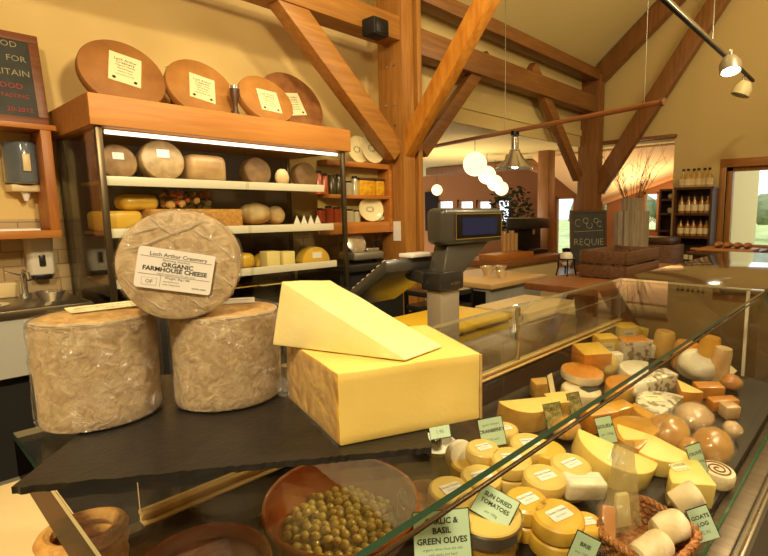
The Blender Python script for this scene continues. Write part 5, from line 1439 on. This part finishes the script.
def card(px, py, h, wpx, hpx, lines, label, roll=0, lean=25, face=None, spike=True, cat='price ticket', m=m_gcard, name='price_ticket', upright_to=None, yawoff=0):
    p = onh(px, py, h); w_, h_ = span(wpx, p), span(hpx, p)
    tocam = (EYEV - p); tocam.z = 0; tocam.normalize()
    tocam = Matrix.Rotation(R(yawoff), 3, 'Z') @ tocam
    n_ = tocam * math.cos(R(lean)) + Vector((0, 0, math.sin(R(lean))))
    xr_ = Vector((0, 0, 1)).cross(tocam).normalized(); yu = n_.cross(xr_).normalized()
    Mx = Matrix((xr_, yu, n_)).transposed().to_4x4() @ Matrix.Rotation(R(roll), 4, 'Z')
    o = thing(name, label, cat, p, None, 'pale green price tickets')
    o.rotation_euler = Mx.to_euler()
    b = B().box((-w_ / 2, -h_ / 2, 0), (w_ / 2, h_ / 2, .0008), 0)
    ny = len(lines)
    for s, sz, y, mi, bo in lines: b.text(s, sz * h_, T((0, y * h_, .0011)), mi, bo)
    b.obj('card', [m, m_ink, m_inkg], o)
    e = .0015
    b = B().box((-w_ / 2 - e, -h_ / 2 - e, -.003), (w_ / 2 + e, h_ / 2 + e, -.0002), bev=.0005)
    b.obj('holder', m_black, o)
    if spike:
        q = Mx.inverted().to_3x3() @ Vector((0, 0, -1))
        L_ = max(.02, (p.z - dz(p.y)) * .9); s_ = Vector((0, -h_ * .45, -.0025))
        B().cyl(s_, s_ + q * L_, .0014, .0008, n=6).obj('pin', m_steelm, o)
    return o
card(442, 537, .12, 56, 48, [('GARLIC &', .16, .30, 1, .03), ('BASIL', .16, .12, 1, .03), ('GREEN OLIVES', .16, -.07, 1, .03), ('organic olives from the deli', .075, -.22, 2, .0), ('with garlic and basil', .075, -.32, 2, 0), ('1.95/100g', .085, -.42, 2, 0)], 'large pale green card reading garlic and basil green olives, at the bottom edge', roll=3, lean=30)
o = card(495, 506, .122, 40, 30, [('SUN DRIED', .2, .22, 1, .03), ('TOMATOES', .2, -.02, 1, .03), ('per 100g', .13, -.3, 2, 0)], 'pale green card tipped over on the cream jar lid', roll=-28, lean=52, spike=False)
card(492, 432, .085, 24, 27, [('CRANBERRY', .17, .05, 1, .03), ('goats cheese', .12, .28, 2, 0), ('2.50 each', .12, -.26, 2, 0)], 'pale ticket leaning on a round, reading cranberry, right of the yellow block', roll=12, lean=22)
card(606, 430, .085, 16, 26, [('GOUDA', .18, .15, 1, .03), ('per 100g', .13, -.15, 2, 0)], 'small green ticket stuck in the big yellow half-moon cheese', roll=18, lean=10)
card(697, 459, .07, 14, 30, [('OLIVE', .16, .2, 1, .02), ('per 100g', .12, -.1, 2, 0)], 'slim green ticket standing between the yellow wedge and the swirled roll', roll=18, lean=5, yawoff=25)
card(703, 524, .045, 20, 32, [('GOATS', .17, .22, 1, .03), ('LOG', .17, .0, 1, .03), ('2.95', .15, -.26, 2, 0)], 'green ticket leaning at the front rim of the wicker basket', roll=24, lean=12, yawoff=15)
card(583, 552, .06, 24, 34, [('BRIE', .17, .2, 1, .03), ('per 100g', .12, -.05, 2, 0)], 'green ticket at the bottom edge between the yellow round and the basket', roll=-20, lean=10)
card(724, 371, .05, 16, 17, [('FETA', .24, .15, 1, .03), ('per 100g', .16, -.2, 2, 0)], 'cream ticket beside the clear bag near the far end of the counter', roll=-38, lean=20, m=m_cpaper)
card(440, 432, .05, 20, 12, [('1.95', .4, 0, 2, 0)], 'pale ticket tucked under the right end of the slate', roll=8, lean=40)
for px, py, w_, h_, ro, l in ((554, 416, 17, 25, 14, 'dark picture ticket left of its pair, under the glass edge'), (575, 404, 12, 22, 16, 'dark picture ticket right of its pair, close to the white soft cheese')):
    o = card(px, py, .06, w_, h_, [('DELI', .2, .28, 1, .02)], l, roll=ro, lean=12, m=mat('green_picture', S(96, 104, 50), .4, col2=S(196, 176, 110), scale=60))
for px, py, ro, l in ((552, 388, 12, 'thin pale ticket standing edge-on among the cut cheeses'), ):
    card(px, py, .075, 7, 30, [], l, roll=ro, lean=4, m=m_cpaper, yawoff=50)
# --- cut cheeses
BIG = 1.25
def dblock(px, py, wpx, dpx, h, m, label, rz=0, m2=None, bev=.006, lab=None, lift=0, name='cheese_block', tx=0):
    h *= BIG; p = onh(px, py, h + lift); w_ = span(wpx, p) * BIG; d_ = span(dpx, p) * BIG
    o = thing(name, label, 'cheese', Vector((p.x, p.y, dz(p.y) + .002 + lift)), (SL + R(tx), 0, R(rz)), 'cut cheeses in the display counter')
    b = B().box((-w_ / 2, -d_ / 2, 0), (w_ / 2, d_ / 2, h), bev=bev)
    for f in b.bm.faces:
        f.normal_update()
        if m2 and abs(f.normal.z) < .6: f.material_index = 1
    b.obj('cheese', [m, m2 or m], o)
    if lab:
        b = B().box((-w_ * .32, -.0008, h * .2), (w_ * .32, 0, h * .8), Mx=T((0, -d_ / 2 - .0004, 0)))
        b.text('CHEESE', w_ * .12, frame((0, -d_ / 2 - .0015, h * .6), (1, 0, 0), (0, 0, 1)), 1, .01)
        b.text('per kg', w_ * .09, frame((0, -d_ / 2 - .0015, h * .35), (1, 0, 0), (0, 0, 1)), 1, 0)
        b.obj('paper_label', [m_cpaper, m_ink], o)
    return o
def sector(px, py, wpx, h, a0, a1, label, m, m2=None, rot=ROTD, name='cut_cheese', lab=None, bev=.004, cat='cheese', lift=0, rs=1.0, lsz=.5):
    """round cut from a0 to a1 degrees; px, py = middle of the top face, wpx = width of the whole round"""
    h *= BIG; p = onh(px, py, h + lift); r = span(wpx, p) / 2 * rs * BIG
    pts = [(0, 0)] if abs(a1 - a0) < 180 else []
    n = 18
    pts += [(r * math.cos(R(a0 + (a1 - a0) * k / n)), r * math.sin(R(a0 + (a1 - a0) * k / n))) for k in range(n + 1)]
    cx_ = sum(q[0] for q in pts) / len(pts); cy_ = sum(q[1] for q in pts) / len(pts)
    pts = [(q[0] - cx_, q[1] - cy_) for q in pts]
    o = thing(name, label, cat, Vector((p.x, p.y, dz(p.y) + .0015 + lift)), rot, 'cut cheeses in the display counter')
    b = B().prism(pts, 0, h, 0, bev)
    for f in b.bm.faces:
        f.normal_update()
        if m2 and abs(f.normal.z) < .6: f.material_index = 1
    b.obj('cheese', [m, m2 or m], o)
    if lab: label_sheet(o, T((0, 0, h + .0008)) @ Matrix.Rotation(R(lab), 4, 'Z'), r * lsz, r * lsz * .65, [('CHEESE', r * .12, r * .06, 1, .01, 0, 'CENTER'), ('price per kg', r * .07, -r * .08, 2, 0, 0, 'CENTER')], m_cpaper)
    return o
sector(529, 406, 46, .05, 150, 335, 'cut yellow cheese with a brown wrapped side, behind the picture tickets', m_ched, m_d5)
dblock(560, 396, 24, 18, .05, m_ched, 'yellow cut block behind the half wheel by the thin ticket', -35, m_d5)
dblock(541, 380, 16, 12, .045, m_d5, 'ochre-rinded block at the back of the cut cheeses', -35, m_d5)
disc(580, 387, 40, 1, .042, m_d4, 'white soft cheese disc with a dark label, under the yellow-topped round', None, True, m_board, name='soft_cheese', ldx=.012, ldy=-.022)
p = onh(580, 391, .044); 
sector(582, 370, 34, .022, 0, 359, 'orange-topped round lying on the white soft cheese disc', m_d3, m_d4, lift=.044)
dblock(590, 347, 24, 24, .09, m_d2, 'tall block with a yellow top and orange sides near the back rail', -38, m_d3)
dblock(604, 335, 17, 12, .075, m_d2, 'yellow block in clear wrap behind the tall orange-sided block', -38, m_d2, lab=True)
dblock(614, 352, 10, 8, .07, m_wrapw, 'narrow white-wrapped piece standing beside the tall orange-sided block', -30)
dblock(633, 338, 24, 14, .07, m_d3, 'block with an orange top and a printed cream wrap', -36, m_pr)
dblock(625, 324, 17, 12, .065, m_d2, 'yellow block at the back rail behind the orange-topped block', -38, m_d1, lab=True)
dblock(640, 326, 20, 12, .055, m_d1, 'pale yellow block at the far back of the display', -38, m_d2)
sector(655, 345, 42, .045, 200, 262, 'pale wedge in white wrap left of the glass edge', m_wrapw)
sector(671, 345, 50, .045, 190, 240, 'yellow wedge touching the glass edge line, far half', m_d2)
sector(627, 364, 44, .05, 20, 160, 'white paper-wrapped half round in the middle of the display', m_wrapw)
sector(614, 380, 48, .05, 20, 170, 'orange-topped half wheel left of the glass edge', m_d3, m_d5)
dblock(640, 377, 26, 16, .05, m_pr, 'printed-wrap cheese under the glass edge, right of the orange half wheel', -30)
sector(650, 398, 56, .045, 0, 175, 'half round in printed paper with a cream label, behind the wrapped ball', m_pr, m_pr, lab=-40, lsz=.6)
def far_round(q, r, m, label):
    h = q.z - dz(q.y)
    o = thing('tall_cheese', label, 'cheese', (q.x, q.y, dz(q.y) + .002), ROTD, 'cheeses at the far end of the display')
    B().lathe([(0, 0), (r * .9, 0), (r, h * .08), (r, h * .85), (r * .85, h), (0, h)], 28).obj('cheese', m, o)
for px, py, rr, l, mm in ((684, 342, 12, 'orange-rinded cheese at the far end of the display, left', m_d3), (705, 336, 10, 'orange-rinded cheese at the far end of the display, middle', m_gou), (662, 331, 10, 'dark brown cheese at the far corner post', m_d5), (718, 347, 9, 'reddish cheese at the far end of the display, next to the white post', m_pink)):
    q = onx(px, py, 2.1 - (px - 660) * .002); far_round(q, span(rr, q), mm, l)
# wrapped lumps
def lump(px, py, wpx, h, sc_, m, label, seed, l=.12, wrap=True, rot=(SL, 0, 0), name='wrapped_cheese', up_=0):
    h *= 1.1; p = onh(px, py, h); r = span(wpx, p) / 2 * 1.06
    o = thing(name, label, 'cheese', p, rot, 'wrapped cheeses in the display counter')
    B().ball((0, 0, 0), r, 28, 0, sc_, lump=l, lf=1.7, seed=seed).obj('cheese', m, o)
    if wrap:
        b = B().ball((0, 0, 0), r * 1.06, 40, 0, sc_, lump=l * 1.2, lf=2.4, seed=seed)
        for v in b.bm.verts: v.co += v.co.normalized() * .0035 * noise.noise(v.co * 60)
        b.obj('plastic_wrap', m_filmc, o)
    return o
lump(668, 432, 44, .036, (1, .9, .72), m_gou, 'amber round cheese in clear wrap, right of the orange wheel piece', 3, .05)
sector(625, 425, 58, .05, -10, 190, 'orange half wheel in clear wrap behind the big half-moon', m_gou, m_gou)
lump(694, 417, 40, .04, (1, .85, .6), m_pink, 'pinkish white wrapped cheese with a label near the front glass', 8, .08)
lump(712, 446, 44, .04, (1, .85, .75), m_gou, 'orange cheese ball in crinkled wrap, beside the end of the front glass', 12, .07)
lump(700, 366, 46, .045, (1.1, .9, .6), m_wrapw, 'large clear-wrapped white cheese bag at the far half, right of the glass edge', 17, .15)
sector(690, 391, 52, .05, 205, 250, 'thin yellow wedge with a bright top, in front of the clear bag', m_ched, m_d3)
dblock(722, 398, 24, 10, .03, m_d3, 'orange cheese slab beside the front glass, far half', -40)
dblock(729, 404, 13, 11, .035, m_pink, 'pale red slab touching the front glass, far half', -40)
sector(608, 455, 84, .045, 120, 300, 'big bright yellow half-moon cheese with a white label', m_ched, m_ched, lab=25, rot=(SL + R(10), R(4), R(-10)), rs=.8, lift=.01)
sector(646, 446, 78, .04, 130, 290, 'second yellow half-moon behind the labelled one', m_ched, m_ched, rot=(SL + R(8), 0, R(-20)), rs=.8, lift=.008)
sector(676, 466, 86, .05, 60, 150, 'yellow wedge with a cream label in front of the wrapped ball', m_ched, m_ched, lab=-12, rot=(SL, 0, R(-20)), lsz=.42, rs=.8)
# more cheeses filling the display
dblock(660, 372, 22, 14, .06, m_pr, 'printed paper-wrapped block right of the glass edge, left of the clear bag', -25)
dblock(598, 408, 26, 16, .05, m_d5, 'ochre-rinded block under the glass edge, behind the big half-moon', -30, m_d3)
lump(566, 428, 30, .03, (1, .9, .7), m_gou, 'small amber lump under the glass edge, right of the picture tickets', 21, .08)
lump(732, 430, 20, .03, (1, .9, .8), m_pink, 'small pink wrapped lump against the front glass, above the orange ball', 25, .1)
lump(690, 448, 26, .03, (1, .9, .75), m_gou, 'small amber wrapped piece between the two wrapped balls', 29, .06)
dblock(708, 384, 22, 12, .035, m_d3, 'orange wrapped slab in front of the clear bag', -50)
lump(731, 382, 20, .03, (1, 1, .7), m_d3, 'orange lump by the white post at the far end of the front glass', 31, .1)
dblock(618, 404, 22, 14, .045, m_gou, 'golden wrapped block just right of the glass edge, behind the orange half wheel', -20)
sector(640, 412, 44, .045, 100, 200, 'golden wedge between the orange half wheel and the printed half round', m_gou, m_d5)
lump(605, 365, 26, .05, (1, .9, .9), m_d1, 'pale wrapped lump beside the tall orange-sided block', 35, .1)
lump(636, 388, 24, .045, (1, .9, .8), m_wrapw, 'white paper-wrapped lump under the glass edge, right of the orange half wheel', 39, .12)
disc(545, 447, 36, 2, .034, m_d2, 'yellow round between the ivory round and the glass edge', lab=False)
disc(466, 462, 34, 1, .032, m_d2, 'yellow round beside the film-wrapped round on edge', lab=False)
# swirled roll
p = onh(716, 469, .035); r = span(34, p) / 2
o = thing('swirled_roll', 'white cheese roll with a brown swirl, behind the basket at the front glass', 'cheese', Vector((p.x, p.y, dz(p.y) + .002)), ROTD)
B().lathe([(0, 0), (r * .9, 0), (r, .008), (r, .028), (r * .92, .035), (0, .035)], 32).obj('cheese', m_d4, o)
b = B(); b.tube([(r * (.12 + .7 * k / 40) * math.cos(k * .36), r * (.12 + .7 * k / 40) * math.sin(k * .36), .0352) for k in range(41)], .0022, 6)
b.obj('brown_swirl', mat('brown_filling', S(110, 60, 36), .5), o)
# basket with goat logs and bagged pieces
pb = onh(646, 527, .06)
ax, ay = .085, .07
bk = basket('wicker_basket', 'brown wicker basket of small white cheeses in the near corner of the display', (pb.x - .005, pb.y, dz(pb.y) + .004), ax, ay, .055, m_wickerd, (SL, 0, R(-8)), 6, .0055, True)
def goat(px, py, h, label, seed, rot):
    p = onh(px, py, h); r = .0275
    o = thing('white_cheese', label, 'cheese', p, rot, 'small white cheeses in the wicker basket')
    b = B().lathe([(0, -.03), (r * .75, -.03), (r * .95, -.026), (r, -.018), (r * 1.02, 0), (r, .018), (r * .95, .026), (r * .75, .03), (0, .03)], 24)
    for v in b.bm.verts: v.co *= 1.06 + .16 * noise.noise(v.co * 34 + Vector((seed, 0, 0)))
    b.obj('cheese', m_d4, o)
    label_sheet(o, T((0, 0, .0305)), r * .9, r * .6, [('crottin', r * .25, 0, 2, 0, 0, 'CENTER')], m_paper)
goat(686, 499, .062, 'small white cheese in the basket, farthest from the bagged cheese', 1, (R(60), R(20), R(30)))
goat(669, 528, .062, 'small white cheese in the middle of the basket', 5, (R(75), R(10), R(50)))
goat(652, 551, .062, 'small white cheese at the bottom edge of the photo, in the basket', 9, (R(70), R(-10), R(70)))
# clear bag standing in the basket + orange pieces
p = onh(622, 505, .075)
o = thing('cellophane_bag', 'tall clear cellophane bag standing in the basket, folded at its top', 'bag', p - Vector((0, 0, .045)), (0, 0, R(-35)))
b = B(); rings = []
t = bmesh.new()
for k in range(17):
    f = k / 16; z = .175 * f; hw_ = .042 * (1 - .5 * f) ; hd_ = .02 * (1 - .7 * f)
    rings.append([t.verts.new((hw_ * math.cos(a * math.pi / 12) + .006 * noise.noise(Vector((a * .5, f * 6, 0))), hd_ * math.sin(a * math.pi / 12) + .006 * noise.noise(Vector((a * .7, f * 5, 4))), z)) for a in range(24)])
for k in range(16):
    for a in range(24): t.faces.new((rings[k][a], rings[k][(a + 1) % 24], rings[k + 1][(a + 1) % 24], rings[k + 1][a]))
b.merge(t); b.obj('cellophane', film('bag_cellophane', fac=.12, rough=.12, bump=1, scale=40, milk=.2, milkcol=S(236, 214, 150), gain=.6), o)
B().hexa([(-.02, -.008, .002), (.02, -.008, .002), (.02, .008, .002), (-.02, .008, .002), (-.014, -.006, .07), (.012, -.006, .07), (.012, .006, .07), (-.014, .006, .07)], bev=.003).obj('cheese_stick', m_ched2, o)
p = onh(607, 527, .05)
o = thing('bagged_cheese', 'orange cheese piece in clear wrap at the left end of the basket', 'cheese', p, (R(50), R(12), R(-50)), 'wrapped cheeses in the display counter')
B().box((-.014, -.038, -.012), (.014, .038, .012), bev=.005).obj('cheese', m_d3, o)
b = B().box((-.018, -.05, -.015), (.018, .045, .015), bev=.008, seg=3); b.obj('plastic_wrap', m_filmc, o)

# ------------------------------------------------------------------ light
w = bpy.data.worlds.new('World'); sc.world = w; w.use_nodes = True
bg = w.node_tree.nodes['Background']; bg.inputs[0].default_value = (.86, .93, 1, 1); bg.inputs[1].default_value = 2.5
def area(name, loc, to, size, power, col, spread=None):
    l = bpy.data.lights.new(name, 'AREA'); l.energy = power; l.size = size; l.color = col; l.shape = 'DISK'
    o = bpy.data.objects.new(name, l); C.objects.link(o); o.location = loc
    o.rotation_euler = (Vector(to) - Vector(loc)).to_track_quat('-Z', 'Y').to_euler()
    if spread: l.spread = R(spread)
    return o
def spot(name, loc, to, power, col, angle, rad=.08, blend=.5):
    l = bpy.data.lights.new(name, 'SPOT'); l.energy = power; l.color = col; l.spot_size = R(angle); l.shadow_soft_size = rad; l.spot_blend = blend
    o = bpy.data.objects.new(name, l); C.objects.link(o); o.location = loc
    o.rotation_euler = (Vector(to) - Vector(loc)).to_track_quat('-Z', 'Y').to_euler()
    return o
WARM = (1, .80, .45); WW = (1, .87, .66)
spot('key_spot', (1.9, -.7, 3.3), (.45, .6, 1.25), 150, (1, .83, .53), 60, .16)
spot('counter_spot', (2.4, .1, 3.4), (1.4, .6, .95), 100, (1, .8, .5), 60, .12, .9)
spot('left_spot', (-1.2, .9, 3.3), (.2, .9, 1.3), 60, WARM, 60, .15)
spot('wall_spot', (1.0, 1.1, 2.85), (1.0, 4.5, 2.3), 250, WARM, 140, .12, 1)
spot('post_spot', (2.2, 1.4, 3.8), (3.6, 3.9, 2.6), 170, WARM, 80, .12)
spot('hall_fill_spot', (4.4, -.2, 4.3), (4.6, .6, 0), 330, WARM, 178, .3, 1)  # added wide fill for the whole hall, no fixture modelled
spot('cabinet_spot', (1.6, 2.2, 3.3), (1.8, 3.8, 1.5), 40, WARM, 80, .1)
ctl = area('cabinet_tube_light', (1.85, 3.67, zcb - .045), (1.85, 3.95, 1.2), 1.6, 3.5, WW); ctl.data.shape = 'RECTANGLE'; ctl.data.size_y = .015
area('hall_front_fill', (-1.5, -.8, 4.6), (.6, .7, 1.2), .4, 200, (1, .81, .5))  # added unseen fill on the fronts of the big cheeses
area('ceiling_fill', (5.2, -.6, 3.4), (5.2, 1.0, 7), 2.6, 130, WARM)  # added disc facing up to brighten the sloping ceiling, not a real lamp
area('cafe_fill', (8.2, 7.2, 1.2), (8.6, 7.0, 3), 2.0, 95, (1, .78, .48))  # unseen fill added to lift the cafe ceiling
area('cafe_end_fill', (11.2, 4.2, 1.3), (11.4, 4.2, 3), 1.0, 75, (1, .74, .42))  # unseen fill added under the sloped cafe ceiling beyond the opening
sc.view_settings.view_transform = 'Standard'; sc.view_settings.look = 'None'; sc.view_settings.exposure = -.05; sc.view_settings.gamma = 1
sc.view_settings.use_curve_mapping = False
try:
    sc.cycles.use_denoising = True; sc.cycles.max_bounces = 12; sc.cycles.transparent_max_bounces = 24
except Exception: pass
bpy.context.view_layer.update()
